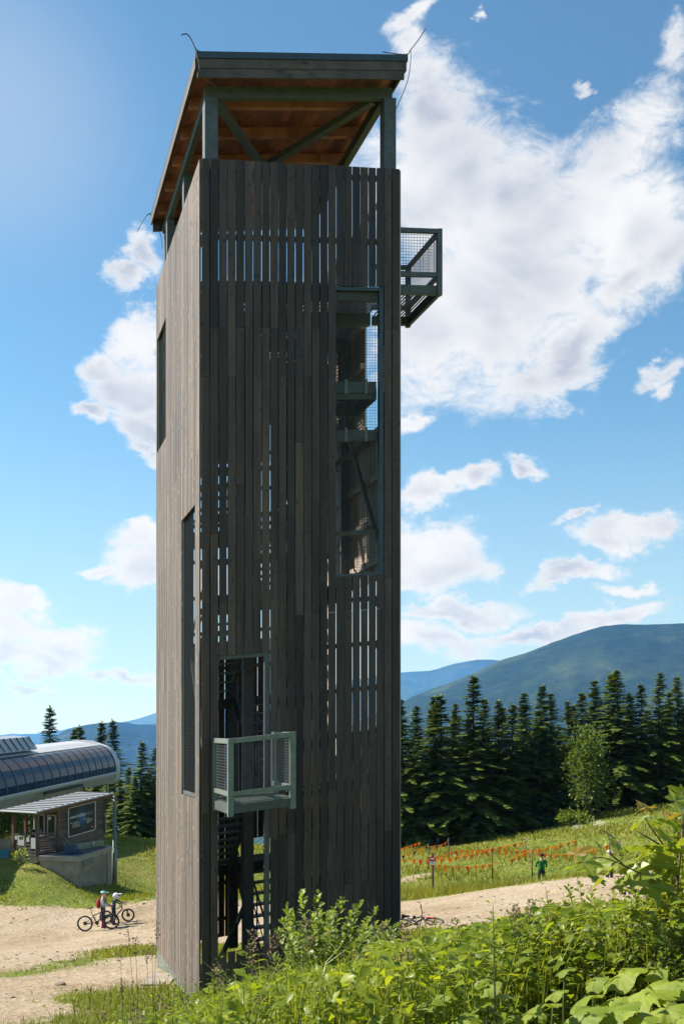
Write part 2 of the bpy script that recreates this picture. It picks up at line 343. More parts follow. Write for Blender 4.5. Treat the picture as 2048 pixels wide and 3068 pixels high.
def terrain_mat(name):
    m, nt, b = new_mat(name); t = nd(nt, 'ShaderNodeTexCoord'); o = t.outputs['Object']
    big = nd(nt, 'ShaderNodeTexNoise', {'Vector': o, 'Scale': 0.35, 'Detail': 6.0, 'Roughness': 0.6})
    vo = nd(nt, 'ShaderNodeTexVoronoi', {'Vector': o, 'Scale': 9.0, 'Randomness': 1.0})
    fine = nd(nt, 'ShaderNodeTexNoise', {'Vector': o, 'Scale': 14.0, 'Detail': 8.0, 'Roughness': 0.75})
    c = ramp(nt, big.outputs[0], [(0.3, (0.30, 0.22, 0.135)), (0.5, (0.385, 0.295, 0.195)), (0.75, (0.43, 0.345, 0.245))])
    c = mixc(nt, 0.55, c, mixc(nt, 1.0, c, ramp(nt, vo.outputs['Color'], [(0, g3(0.5)), (1, g3(1.35))]), 'MULTIPLY'))
    grav = mixc(nt, 1.0, c, ramp(nt, fine.outputs[0], [(0.28, g3(0.5)), (0.45, g3(0.96)), (0.75, g3(1.12))]), 'MULTIPLY')
    bigm = nd(nt, 'ShaderNodeTexNoise', {'Vector': o, 'Scale': 0.12, 'Detail': 7.0, 'Roughness': 0.65})
    mid = nd(nt, 'ShaderNodeTexNoise', {'Vector': o, 'Scale': 1.3, 'Detail': 8.0, 'Roughness': 0.7})
    c = ramp(nt, bigm.outputs[0], [(0.3, (0.10, 0.145, 0.020)), (0.5, (0.15, 0.19, 0.028)), (0.7, (0.23, 0.215, 0.055))])
    c = mixc(nt, 1.0, c, ramp(nt, mid.outputs[0], [(0.3, (0.55, 0.62, 0.5)), (0.5, (1, 1, 1)), (0.72, (1.4, 1.22, 1.1))]), 'MULTIPLY')
    turf = mixc(nt, 1.0, c, ramp(nt, fine.outputs[0], [(0.3, g3(0.5)), (0.7, g3(1.4))]), 'MULTIPLY')
    at = nd(nt, 'ShaderNodeAttribute', attribute_name='gravel')
    pt = nd(nt, 'ShaderNodeTexNoise', {'Vector': o, 'Scale': 0.9, 'Detail': 9.0, 'Roughness': 0.75})
    ft = nd(nt, 'ShaderNodeTexNoise', {'Vector': o, 'Scale': 6.0, 'Detail': 6.0, 'Roughness': 0.8})
    k = math_n(nt, 'ADD', math_n(nt, 'ADD', math_n(nt, 'MULTIPLY', at.outputs['Fac'], 1.0), math_n(nt, 'MULTIPLY', math_n(nt, 'SUBTRACT', pt.outputs[0], 0.5), -2.6)), math_n(nt, 'MULTIPLY', math_n(nt, 'SUBTRACT', ft.outputs[0], 0.5), -1.6))
    k = nd(nt, 'ShaderNodeMapRange', {'Value': k, 'From Min': 0.32, 'From Max': 0.62}, interpolation_type='SMOOTHSTEP').outputs[0]
    nt.links.new(mixc(nt, k, turf, grav), b.inputs['Base Color']); b.inputs['Roughness'].default_value = 0.95; b.inputs['Specular IOR Level'].default_value = 0.2
    h = math_n(nt, 'ADD', math_n(nt, 'MULTIPLY', vo.outputs['Distance'], 0.5), math_n(nt, 'ADD', fine.outputs[0], math_n(nt, 'MULTIPLY', mid.outputs[0], 1.0)))
    bn = nd(nt, 'ShaderNodeBump', {'Height': h, 'Strength': 0.9, 'Distance': 0.07}); nt.links.new(bn.outputs[0], b.inputs['Normal'])
    return m
def hill_mat(name, tex=1.0):
    m, nt, b = new_mat(name); t = nd(nt, 'ShaderNodeTexCoord'); o = t.outputs['Object']
    s = 0.0012*tex
    big = nd(nt, 'ShaderNodeTexNoise', {'Vector': o, 'Scale': s, 'Detail': 8.0, 'Roughness': 0.62})
    mid = nd(nt, 'ShaderNodeTexNoise', {'Vector': o, 'Scale': s*14, 'Detail': 6.0, 'Roughness': 0.75})
    c = ramp(nt, big.outputs[0], [(0.36, (0.014, 0.026, 0.012)), (0.5, (0.022, 0.036, 0.015)), (0.60, (0.055, 0.075, 0.028)), (0.74, (0.085, 0.095, 0.04))])
    c = mixc(nt, 1.0, c, ramp(nt, mid.outputs[0], [(0.3, g3(0.5)), (0.5, g3(1.0)), (0.7, g3(1.6))]), 'MULTIPLY')
    nt.links.new(c, b.inputs['Base Color']); b.inputs['Roughness'].default_value = 1.0; b.inputs['Specular IOR Level'].default_value = 0.0
    bn = nd(nt, 'ShaderNodeBump', {'Height': mid.outputs[0], 'Strength': 0.8, 'Distance': 25.0}); nt.links.new(bn.outputs[0], b.inputs['Normal'])
    return m
M['terrain'] = terrain_mat('turf_and_gravel'); M['hill'] = hill_mat('wooded_hills')
# ------------------------------------------------------------------ terrain
CTRL = [(0,0,3.05),(-5,0,2.7),(6,0,3.3),(0,-25,3.6),(-30,-25,2.6),(30,-25,5.5),(60,-40,7),(-60,-40,2),
 (0,6.5,2.4),(2.5,6.5,2.55),(5,8,2.55),(-3,6.5,1.5),(0,10,1.55),(3,10,2.05),(-3,10,0.6),(0,14,0.4),(3,14,0.8),(-4,14,0.1),(7,11,2.5),(7,15,1.2),(-8,10,0.4),(-9,15,0.05),
 (-2.4,18.0,-0.02),(1.0,19.3,-0.02),(-4,23.6,-0.45),(-0.6,24.6,-0.4),(-5.5,17.3,0.0),(-8,20,-0.2),(-9,26,-0.95),(-9,34,-2.35),(-9,40,-3.3),(-3,28,-0.95),
 (0,30,-1.1),(0,40,-2.4),(3,26,-0.6),(8,20,0.4),(14,20,2.0),(14,30,0.4)]
for q in ((257,2790,46),(336,2783,46),(383,2766,47.3),(200,2796,46),(1200,2800,33),(1265,2776,33),(1650,2720,38),(1200,2704,48),(1450,2668,46.5),(1900,2612,50),(2100,2580,50),
 (1200,2640,56),(1300,2603,62),(1500,2656,47.2),(1620,2641,47.4),(1740,2628,47.4),(1600,2603,57),(1800,2570,58),(2000,2540,58),(1250,2540,78),(1500,2512,80),(1750,2452,80),(2000,2408,80),(2300,2375,80),
 (0,2722,50),(100,2715,50),(250,2718,50.5),(400,2696,50),(470,2692,50),(236,2668,55.2),(338,2656,60.3),(100,2575,57),(40,2560,58),(20,2600,55.5),(0,2650,53),(120,2605,55.2),(180,2632,55.0),(420,2610,66),(400,2512,86),(460,2515,86),(-200,2570,60),(250,2560,64),(700,2560,75),(900,2550,78)):
    CTRL.append(tuple(px(*q)))
CTRL += [(7.6,50.6,-2.85),(9.4,50.6,-2.8),(11.2,50.6,-2.55)]
CTRL += [(-30,110,-7.5),(0,112,-9),(30,110,-6),(60,110,-4),(-70,20,-4),(-40,20,-2.2),(40,20,5),(70,20,8),(70,60,5),(-70,60,-5),(-40,45,-3.6),(-70,110,-9),(45,50,2.0),(100,110,-4),(100,0,9),(-100,0,-3)]
_c = np.array(CTRL, float); _n = len(_c)
def _tps(r2): return np.where(r2 > 1e-9, 0.5*r2*np.log(np.maximum(r2, 1e-9)), 0.0)
_d2 = ((_c[:, None, :2] - _c[None, :, :2])**2).sum(-1)
_A = np.zeros((_n+3, _n+3)); _A[:_n, :_n] = _tps(_d2) + np.eye(_n)*0.6
_A[:_n, _n] = 1; _A[:_n, _n+1:] = _c[:, :2]; _A[_n, :_n] = 1; _A[_n+1:, :_n] = _c[:, :2].T
_w = np.linalg.solve(_A, np.concatenate([_c[:, 2], [0, 0, 0]]))
def ground_np(X, Y):
    X = np.asarray(X, float); Y = np.asarray(Y, float); sh = X.shape
    x = X.ravel(); y = Y.ravel(); z = np.empty_like(x)
    for i in range(0, len(x), 20000):
        a = x[i:i+20000]; b = y[i:i+20000]
        d2 = (a[:, None]-_c[None, :, 0])**2 + (b[:, None]-_c[None, :, 1])**2
        z[i:i+20000] = _tps(d2) @ _w[:_n] + _w[_n] + _w[_n+1]*a + _w[_n+2]*b
    rr = np.maximum(0, y-95); z = z - 0.004*rr*rr
    rx = np.maximum(0, np.abs(x)-75); z = z - 0.012*rx*rx*(x < 0) - 0.006*rx*rx*(x > 0)
    z = z + 0.035*np.sin(x*1.7+np.sin(y*1.1)*1.5)*np.sin(y*1.3+0.7)*np.clip((np.hypot(x, y)-9)/10, 0, 1)
    return z.reshape(sh)
def g(x, y): return float(ground_np(np.array([x]), np.array([y]))[0])
_ys = np.arange(5, 110, 0.25)
def on_ground(x, y):                               # design aid: where the sight line of a photo column/row meets the ground
    X = (x-CX)/F*_ys; zr = ZC+(HY-y)/F*_ys; d = zr - ground_np(X, _ys)
    k = np.argmax(d < 0)
    if d[k] >= 0: k = len(_ys)-1
    return (X[k], _ys[k])
GRAVEL = [[(-200,2716),(100,2716),(250,2722),(400,2702),(470,2694),(700,2700),(1000,2705),(1200,2704),(1300,2690),(1450,2668),(1600,2652),(1700,2635),(1900,2615),(2200,2590),
           (2200,2680),(2000,2690),(1650,2725),(1400,2790),(1240,2790),(1100,2800),(800,2830),(520,2840),(380,2830),(230,2875),(60,2900),(-200,2930)],
          [(-200,2950),(150,2930),(330,2880),(480,2860),(520,2960),(430,2970),(380,2940),(250,2985),(120,3010),(-200,3080)],
          [(-200,3030),(30,3010),(180,3000),(230,3030),(100,3068),(-200,3110)],
          [(1150,2640),(1230,2628),(1300,2612),(1290,2622),(1240,2640),(1150,2655)]]
GPOLY = [[on_ground(*p) for p in poly] for poly in GRAVEL]
def in_poly(X, Y, P):
    ins = np.zeros(X.shape, bool); n = len(P)
    for i in range(n):
        x1, y1 = P[i]; x2, y2 = P[(i+1) % n]
        c = ((y1 > Y) != (y2 > Y)) & (X < (x2-x1)*(Y-y1)/((y2-y1) if abs(y2-y1) > 1e-9 else 1e-9) + x1)
        ins ^= c
    return ins
def wob(X, Y):
    return (0.5*np.sin(X*1.9+1.3*np.sin(Y*0.9))+0.35*np.sin(Y*2.3+1.7*np.sin(X*1.3))+0.3*np.sin(X*5.1+Y*3.7)+0.22*np.sin(X*9.7-Y*6.1)+0.2*np.sin(Y*13.3+X*4.1))
def gravel_mask(X, Y):
    Xw = X + 0.35*wob(X, Y); Yw = Y + 0.4*wob(Y+7.0, X-3.0)
    m = np.zeros(X.shape, bool)
    for P in GPOLY: m |= in_poly(Xw, Yw, P)
    return m
def axis_steps(core0, core1, step, lo, hi):
    a = list(np.arange(core0, core1+1e-6, step)); s = step; v = core1
    while v < hi: s *= 1.18; v += s; a.append(v)
    s = step; v = core0; b = []
    while v > lo: s *= 1.18; v -= s; b.append(v)
    return np.array(sorted(b) + a)
gx = axis_steps(-18, 22, 0.2, -150, 170); gy = axis_steps(6, 62, 0.2, -60, 170)
GX, GY = np.meshgrid(gx, gy); GZ = ground_np(GX, GY)
GM = gravel_mask((GX[:-1, :-1]+GX[1:, 1:])/2, (GY[:-1, :-1]+GY[1:, 1:])/2)
GZ = GZ.copy()
_jr = np.random.default_rng(2); GSOFT = np.zeros(GX.shape)
for _k in range(14):
    _a = 2*math.pi*_k/14; _r = (0.25, 0.6)[_k % 2]
    GSOFT += gravel_mask(GX + _r*math.cos(_a), GY + _r*1.2*math.sin(_a))
GSOFT /= 14
def sheet(name, mask, mat):
    ny, nx = GX.shape; idx = np.arange(ny*nx).reshape(ny, nx)
    q = np.stack([idx[:-1, :-1], idx[:-1, 1:], idx[1:, 1:], idx[1:, :-1]], -1)[mask]
    used = np.unique(q); remap = np.full(ny*nx, -1); remap[used] = np.arange(len(used))
    V = np.stack([GX.ravel(), GY.ravel(), GZ.ravel()], -1)[used]
    me = bpy.data.meshes.new(name); me.from_pydata(V.tolist(), [], remap[q].tolist()); me.materials.append(mat)
    me.polygons.foreach_set('use_smooth', [True]*len(me.polygons)); me.update()
    at = me.attributes.new('gravel', 'FLOAT', 'POINT'); at.data.foreach_set('value', GSOFT.ravel()[used].astype(np.float32))
    o = bpy.data.objects.new(name, me); col.objects.link(o); o['kind'] = 'structure'; return o
sheet('ground', ~GM, M['terrain']); sheet('gravel_road', GM, M['terrain'])

# far land: a valley sheet all round and the wooded ridges that close the view
def ridge(name, dist, sil, seed, width, valley, tail, rough=1.0, mat='hill'):
    """sil: (column, row) skyline; the ridge continues past its ends with soft falls"""
    pts = sorted((math.atan2(x-CX, F), (HY-y)/F*dist/math.cos(math.atan2(x-CX, F))) for x, y in sil)
    a0, a1 = pts[0][0], pts[-1][0]
    pts = [(a0-tail[0][0], tail[0][1])] + pts + [(a1+tail[1][0], tail[1][1])]
    A = np.array([p[0] for p in pts]); H = np.array([p[1] for p in pts])
    na, nt_ = 420, 46
    aa = np.linspace(A[0], A[-1], na); ts = np.linspace(-1, 0.6, nt_)
    V = []; rnd = seed*17.3
    for i, a in enumerate(aa):
        hcrest = np.interp(a, A, H)
        e = min(1.0, (a-A[0])/0.06, (A[-1]-a)/0.06); e = max(e, 0)
        for t in ts:
            r = dist + t*width
            prof = math.cos(min(abs(t), 1)*math.pi/2)**1.25
            x, y = r*math.sin(a), r*math.cos(a)
            n = noise.fractal(Vector((x, y, rnd))*0.0016, 1.0, 2.0, 5)
            n2 = noise.noise(Vector((x, y, rnd))*0.02)
            z = valley + (ZC+hcrest-valley)*prof
            z += (n*width*0.035*(1-prof)*1.6 + n2*rough*dist*0.0007*min(1, prof*1.5))*e
            V.append((x, y, z))
    Fc = []
    for i in range(na-1):
        for j in range(nt_-1):
            k = i*nt_+j; Fc.append((k, k+nt_, k+nt_+1, k+1))
    me = bpy.data.meshes.new(name); me.from_pydata(V, [], Fc); me.materials.append(M[mat])
    me.polygons.foreach_set('use_smooth', [True]*len(me.polygons)); me.update()
    o = bpy.data.objects.new(name, me); col.objects.link(o); o['kind'] = 'structure'; return o
ridge('wooded_hill', 4600, [(1150,2128),(1213,2102),(1252,2082),(1318,2060),(1418,2022),(1501,1986),(1567,1969),(1650,1941),(1734,1916),(1805,1899),(1866,1898),(1955,1901),(2048,1903),(2250,1930)], 1, 2300, -520, ((0.16,-250),(0.35,-150)), 1.1)
ridge('far_hill', 12500, [(900,2080),(1050,2040),(1197,2018),(1291,2013),(1363,1993),(1424,1983),(1468,1983),(1501,1986),(1700,2030)], 2, 4200, -560, ((0.12,-300),(0.25,-200)), 0.5)
ridge('valley_hill', 6200, [(120,2225),(179,2198),(207,2185),(255,2174),(293,2169),(351,2165),(383,2167),(415,2172),(472,2171),(600,2178),(800,2150)], 3, 2600, -560, ((0.10,-400),(0.14,-300)), 0.8)
ridge('distant_hill', 15000, [(-400,2196),(-100,2206),(0,2203),(32,2198),(64,2199),(112,2198),(179,2190),(223,2179),(300,2176),(380,2163),(415,2155),(447,2145),(472,2137),(560,2110),(660,2100),(800,2150)], 4, 4200, -560, ((0.5,-100),(0.2,-200)), 0.4)
V = []; Fc = []; rs = [150]
while rs[-1] < 26000: rs.append(rs[-1]*1.16)
na = 160
for r in rs:
    for k in range(na):
        a = 2*math.pi*k/na; x, y = r*math.sin(a), r*math.cos(a)
        t = min(1, max(0, (math.log(r)-math.log(150))/(math.log(2600)-math.log(150))))
        z = -30 - 470*(t*t*(3-2*t)) + 45*noise.fractal(Vector((x, y, 3.3))*0.0009, 1.0, 2.0, 4)*t
        z += max(0, -math.cos(a))*t*260*(0.6+0.8*noise.noise(Vector((x, y, 9))*0.0003))
        V.append((x, y, z))
for i in range(len(rs)-1):
    for k in range(na): Fc.append((i*na+k, i*na+(k+1) % na, (i+1)*na+(k+1) % na, (i+1)*na+k))
me = bpy.data.meshes.new('valley'); me.from_pydata(V, [], Fc); me.materials.append(M['hill']); me.polygons.foreach_set('use_smooth', [True]*len(me.polygons))
o = bpy.data.objects.new('valley', me); col.objects.link(o); o['kind'] = 'structure'
# the air between here and the hills
hz = MB().box((-27000, -27000, -760), (27000, 27000, 620)).build('haze', []); hz['kind'] = 'stuff'
hm = bpy.data.materials.new('haze_air'); hm.use_nodes = True; hm.node_tree.nodes.clear()
pvn = nd(hm.node_tree, 'ShaderNodeVolumePrincipled', {'Color': (0.13, 0.40, 1.0, 1), 'Absorption Color': (1, 1, 1, 1), 'Density': 0.000075, 'Anisotropy': 0.25})
mo = nd(hm.node_tree, 'ShaderNodeOutputMaterial'); hm.node_tree.links.new(pvn.outputs[0], mo.inputs['Volume'])
hz.data.materials.append(hm)
# ------------------------------------------------------------------ lookout tower (local: u along the front, v into depth, w up)
TA = R(17.35); SH = 0.105                       # turn of the plan; rise of the courses along the front
TW, TL, TH = 3.6, 5.55, 14.5
tower = empty('lookout_tower', (-2.40, 18.2, 0.0), TA)
tag(tower, 'tall dark timber-clad lookout tower with open roofed platform and steel balconies', 'tower')
rng = random.Random(5)
def T(u, v, w): return Vector((u, v, w + SH*u))
def tb(mb, u0, u1, v0, v1, w0, w1):               # box in tower space
    return mb.hexa([T(u0,v0,w0),T(u1,v0,w0),T(u1,v1,w0),T(u0,v1,w0),T(u0,v0,w1),T(u1,v0,w1),T(u1,v1,w1),T(u0,v1,w1)])
P_ = 0.15; TH_B = 0.028
def boards(n, opens, breaks, place, mat, cut0=0.0):
    """vertical boards; opens: list of (i0, i1, w0, w1) missing spans"""
    for i in range(n):
        segs = [(-0.02 + cut0, TH)]
        for (i0, i1, w0, w1) in opens:
            if i0 <= i < i1:
                ns = []
                for a, b in segs:
                    if w1 <= a or w0 >= b: ns.append((a, b)); continue
                    if w0 > a: ns.append((a, w0))
                    if w1 < b: ns.append((w1, b))
                segs = ns
        br = breaks(i); out = []
        for a, b in segs:
            cuts = [a] + sorted(c for c in br if a+0.35 < c < b-0.35) + [b]
            for k in range(len(cuts)-1): out.append((cuts[k] + (0.002 if k else 0), cuts[k+1] - (0.002 if k < len(cuts)-2 else 0)))
        for a, b in out:
            gap = rng.uniform(0.009, 0.026); d = rng.uniform(0, 0.004)
            mb = MB(); place(mb, i*P_ + gap/2, (i+1)*P_ - gap/2, d, a, b)
            mb.build('cladding_board', mat, tower)
def br_front(i):
    r = random.Random(i*7+1)
    return [11.62 if (i*5) % 3 else 10.78, 8.9 + r.uniform(-1.4, 1.2), 6.35 + (0.0 if i % 2 else 0.55) + (0.25 if i > 9 else 0), 2.2 + r.uniform(-0.9, 1.5)]
def br_left(i):
    return [9.6 if i % 3 else 8.1, 5.55 if i % 2 else 6.5] if i % 4 else [6.1]
# front: opening with the low balcony, opening on the right with stair mesh
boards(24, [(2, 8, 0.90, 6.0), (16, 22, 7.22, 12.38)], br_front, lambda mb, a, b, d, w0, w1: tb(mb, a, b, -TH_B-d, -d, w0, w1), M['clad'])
boards(37, [(3, 13, 3.56, 8.70), (27, 36, 10.82, 13.3)], br_left, lambda mb, a, b, d, w0, w1: tb(mb, -TH_B-d+0.0, -d, a, b, w0, w1), M['clad_sunlit'])
boards(24, [(11, 18, -1, 2.1), (5, 19, 6.6, 10.6)], lambda i: [], lambda mb, a, b, d, w0, w1: tb(mb, a, b, TL+d, TL+TH_B+d, w0, w1), M['clad'])
boards(37, [(1, 13, 10.2, 14.4), (7, 30, 4.3, 7.25)], lambda i: [], lambda mb, a, b, d, w0, w1: tb(mb, TW+d, TW+TH_B+d, a, b, w0, w1), M['clad_in_lit'])
# girts behind the boards
def spans(total, w, opens):
    s = [(0.06, total-0.06)]
    for i0, i1, w0, w1 in opens:
        if w0 - 0.05 < w < w1 + 0.05:
            a0, a1 = i0*P_, i1*P_; ns = []
            for a, b in s:
                if a1 <= a or a0 >= b: ns.append((a, b)); continue
                if a0 > a+0.05: ns.append((a, a0))
                if a1 < b-0.05: ns.append((a1, b))
            s = ns
    return s
for k in range(18):
    w = 0.40 + 0.8*k if k < 17 else 14.32
    if k == 17: w = 14.34
    for a, b in spans(TW, w, [(2, 8, 0.90, 6.0), (16, 22, 7.22, 12.38)]): tb(MB(), a, b, 0.006, 0.07, w-0.04, w+0.04).build('girt', M['galv'], tower)
    for a, b in spans(TL, w, [(3, 13, 3.56, 8.70), (27, 36, 10.82, 13.3)]): tb(MB(), 0.006, 0.07, a, b, w-0.04, w+0.04).build('girt', M['galv'], tower)
    for a, b in spans(TW, w, [(11, 18, -1, 2.1)]): tb(MB(), a, b, TL-0.07, TL-0.006, w-0.04, w+0.04).build('girt', M['clad'], tower)
    for a, b in spans(TL, w, [(1, 13, 10.2, 14.4), (7, 30, 4.3, 7.25)]): tb(MB(), TW-0.09, TW-0.006, a, b, w-0.06, w+0.06).build('girt', M['clad_in_lit'], tower)  # right-wall girts share the pale wood with the light painted in
# steel posts up to the roof
ROOFW = lambda u: 15.62 + 0.068*u                 # underside of the eaves
for u0, v0, s in ((0.0,0.0,0.235),(TW-0.34,0.0,0.235),(0.06,TL*0.5-0.1,0.2),(TW-0.32,TL*0.5-0.1,0.2),(0.05,TL-0.30,0.22),(TW-0.34,TL-0.30,0.22),(0.0,4.55,0.16)):
    tb(MB(), u0+0.08, u0+0.08+s-0.01, v0+0.08, v0+0.08+s, 0.0 if v0 != 4.55 else 12.4, ROOFW(u0)).build('post', M['galv'], tower)
for u0, v0 in ((1.02, 1.3), (1.32, 4.15), (2.36, 1.3), (2.36, 4.15)):
    tb(MB(), u0, u0+0.19, v0, v0+0.19, 0.0, 12.35).build('column', M['galv'], tower)
# stairs: landings front and back, flights between along both long sides
def grating(mb, u0, u1, v0, v1, w, along='u', step=0.045, t=0.006, h=0.03):
    a, b = (v0, v1) if along == 'u' else (u0, u1); x = a
    while x <= b:
        if along == 'u': tb(mb, u0, u1, x, x+t, w-h, w)
        else: tb(mb, x, x+t, v0, v1, w-h, w)
        x += step
    return mb
def landing(u0, u1, v0, v1, w, step=0.06):
    o = grating(MB(), u0, u1, v0, v1, w, 'v', step).build('landing', M['galv'], tower); 
    fr = MB()
    tb(fr, u0, u1, v0-0.06, v0, w-0.20, w+0.01); tb(fr, u0, u1, v1, v1+0.06, w-0.20, w+0.01)
    tb(fr, u0-0.06, u0, v0, v1, w-0.20, w+0.01); tb(fr, u1, u1+0.06, v0, v1, w-0.20, w+0.01)
    fr.build('landing_frame', M['galv_green'], o)
for w in (3.50, 7.05, 10.62): landing(0.38, 2.42 if w < 10 else TW-0.42, 0.22, 1.25, w)
for w in (1.76, 5.28, 8.85): landing(0.38, 2.42, 4.30, TL-0.38, w)
levels = [0.02, 1.76, 3.50, 5.28, 7.05, 8.85, 10.62, 12.40]
for k in range(7):
    w0, w1 = levels[k], levels[k+1]; va, vb = (1.32, 4.22) if k % 2 == 0 else (4.22, 1.32)
    ua, ub = (1.42, 2.30) if k % 2 == 0 else (0.42, 1.28)
    fl = MB()
    for u in (ua, ub):
        fl.hexa([T(u,va,w0-0.12),T(u+0.05,va,w0-0.12),T(u+0.05,vb,w1-0.12),T(u,vb,w1-0.12),T(u,va,w0+0.12),T(u+0.05,va,w0+0.12),T(u+0.05,vb,w1+0.12),T(u,vb,w1+0.12)])
    so_ = fl.build('stair_stringer', M['galv'], tower)
    n = 10
    for i in range(1, n):
        v = va + (vb-va)*i/n; w = w0 + (w1-w0)*i/n
        tb(MB(), ua+0.05, ub, v-0.12, v+0.12, w-0.02, w+0.015).build('tread', M['galv_light'], so_)
    for u in (ua+0.02, ub+0.02):
        hr = MB(); hr.tube([T(u,va,w0+1.0), T(u,vb,w1+1.0)], 0.022, 6); hr.tube([T(u,va,w0+0.55), T(u,vb,w1+0.55)], 0.013, 5)
        for i in range(0, 5):
            t = i/4; hr.tube([T(u,va+(vb-va)*t,w0+(w1-w0)*t), T(u,va+(vb-va)*t,w0+(w1-w0)*t+1.0)], 0.016, 5)
        hr.build('handrail', M['galv'], tower)
# platform under the roof
grating(MB(), 0.1, TW-0.1, 0.1, TL-0.1, 12.42, 'v', 0.055, 0.022).build('platform_grating', M['galv'], tower)
pf = MB()
for v in (0.10, 1.32, 2.75, 4.2, TL-0.25): tb(pf, 0.1, TW-0.1, v, v+0.12, 12.18, 12.40)
tb(pf, 1.75, 1.87, 0.1, TL-0.1, 12.16, 12.38)
pf.build('platform_beams', M['galv_green'], tower)
# braces
for a, b in (((0.16,0.3,4.0),(0.16,2.6,7.0)),((0.16,2.9,7.2),(0.16,5.2,10.4)),((TW-0.14,0.3,7.3),(TW-0.14,2.6,10.4)),((TW-0.2,0.35,9.9),(2.35,1.3,9.2)),((TW-0.14,2.9,1.0),(TW-0.14,5.2,4.2)),((0.3,TL-0.14,1.2),(3.3,TL-0.14,4.8)),((0.6,2.0,0.1),(1.1,1.35,1.5))):
    MB().bar(T(*a), T(*b), 0.07, 0.07).build('brace', M['galv'], tower)
# frames of the openings, with beams crossing the right-hand one
of = MB(); tb(of, 1.11, 1.195, 0.0, 0.09, 0.90, 6.0); tb(of, 0.30, 1.11, 0.005, 0.08, 5.93, 6.0); of.build('opening_frame', M['galv'], tower)
of = MB(); tb(of, 3.22, 3.295, 0.0, 0.10, 7.22, 12.38); tb(of, 2.40, 3.22, 0.0, 0.06, 12.31, 12.37); tb(of, 2.40, 3.22, 0.0, 0.05, 7.22, 7.27); of.build('opening_frame', M['edge_metal'], tower)
of = MB(); tb(of, 0.0, 0.06, 1.90, 1.95, 3.57, 8.69); tb(of, 0.0, 0.06, 0.46, 0.50, 3.57, 8.69); tb(of, 0.0, 0.05, 0.5, 1.90, 3.57, 3.63); of.build('opening_frame', M['galv'], tower)
of = MB(); tb(of, 0.0, 0.06, 4.06, 4.10, 10.83, 13.29); tb(of, 0.0, 0.06, 5.34, 5.38, 10.83, 13.29); of.build('opening_frame', M['galv'], tower)
for w0, w1, v in ((10.52, 10.72, 0.12), (9.66, 9.85, 0.12), (7.98, 8.05, 0.14)):
    bm_ = tb(MB(), 2.40, 3.20, v, v+0.08, w0, w1).build('cross_beam', M['galv_green'], tower)
    if w1 - w0 > 0.1:
        for u in (2.60, 2.98):
            tb(MB(), u, u+0.05, v-0.02, v-0.002, w0-0.02, w1+0.04).build('bracket', M['galv_light'], bm_)
def wire_panel(p0, e1, e2, n1, n2, r=0.0022):
    """square wire mesh spanned by two edge vectors"""
    mb = MB(); p0, e1, e2 = Vector(p0), Vector(e1), Vector(e2); nn = e1.cross(e2).normalized()
    for i in range(n1+1): a = p0 + e1*(i/n1); mb.bar(a, a+e2, 2*r, 2*r, nn)
    for j in range(n2+1): a = p0 + e2*(j/n2) + nn*0.003; mb.bar(a, a+e1, 2*r, 2*r, nn)
    return mb
wire_panel(T(2.40,0.02,7.27), T(3.19,0,0)-T(2.40,0,0), Vector((0,0,5.0)), 16, 100).build('wire_mesh', M['wire'], tower)
wire_panel(T(0.03,0.5,3.63), Vector((0,1.40,0)), Vector((0,0,5.05)), 28, 100, 0.0016).build('wire_mesh', M['wire'], tower)
wire_panel(T(0.03,4.1,10.84), Vector((0,1.24,0)), Vector((0,0,2.44)), 24, 48, 0.0018).build('wire_mesh', M['wire'], tower)
# ---- low balcony on the front
def rail_frame(mb, pts, wlo, wtop, s=0.055, wbot=None):
    for p in pts: tb(mb, p[0]-s/2, p[0]+s/2, p[1]-s/2, p[1]+s/2, (wbot if wbot is not None else wlo-0.3), wtop)
u0, u1, d = 0.235, 1.255, 1.35
bal = tb(MB(), u0-0.03, u1+0.03, -d-0.03, -d+0.04, 3.40, 3.54)
tb(bal, u0-0.03, u0+0.03, -d+0.04, -0.03, 3.40, 3.54); tb(bal, u1-0.03, u1+0.03, -d+0.04, -0.03, 3.40, 3.54)
bo = bal.build('balcony', M['galv_green'], tower)
grating(MB(), u0+0.03, u1-0.03, -d+0.04, 0.2, 3.56, 'u', 0.05, 0.012).build('floor_grating', M['galv_light'], bo)
for pu, pv in ((u0, -d), (u1, -d), (u0, -0.06), (u1, -0.06)):
    tb(MB(), pu-0.045, pu+0.045, pv-0.045, pv+0.045, 3.36, 4.60).build('rail_post', M['galv_light'], bo)
for (a, b) in (((u0,-d),(u1,-d)), ((u0,-0.06),(u0,-d)), ((u1,-0.06),(u1,-d))):
    du, dv = b[0]-a[0], b[1]-a[1]; l = math.hypot(du, dv); iu, iv = du/l*0.046, dv/l*0.046
    for w0, w1 in ((4.52, 4.60), (3.68, 3.75)):
        MB().bar(T(a[0]+iu, a[1]+iv, (w0+w1)/2), T(b[0]-iu, b[1]-iv, (w0+w1)/2), 0.075, w1-w0).build('rail', M['galv_light'], bo)
    p = T(a[0]+iu, a[1]+iv, 3.75)
    wire_panel(p, T(b[0]-iu, b[1]-iv, 3.75)-p, Vector((0,0,0.77)), max(8, int(l/0.05)), 16, 0.0022).build('wire_mesh', M['galv'], bo)
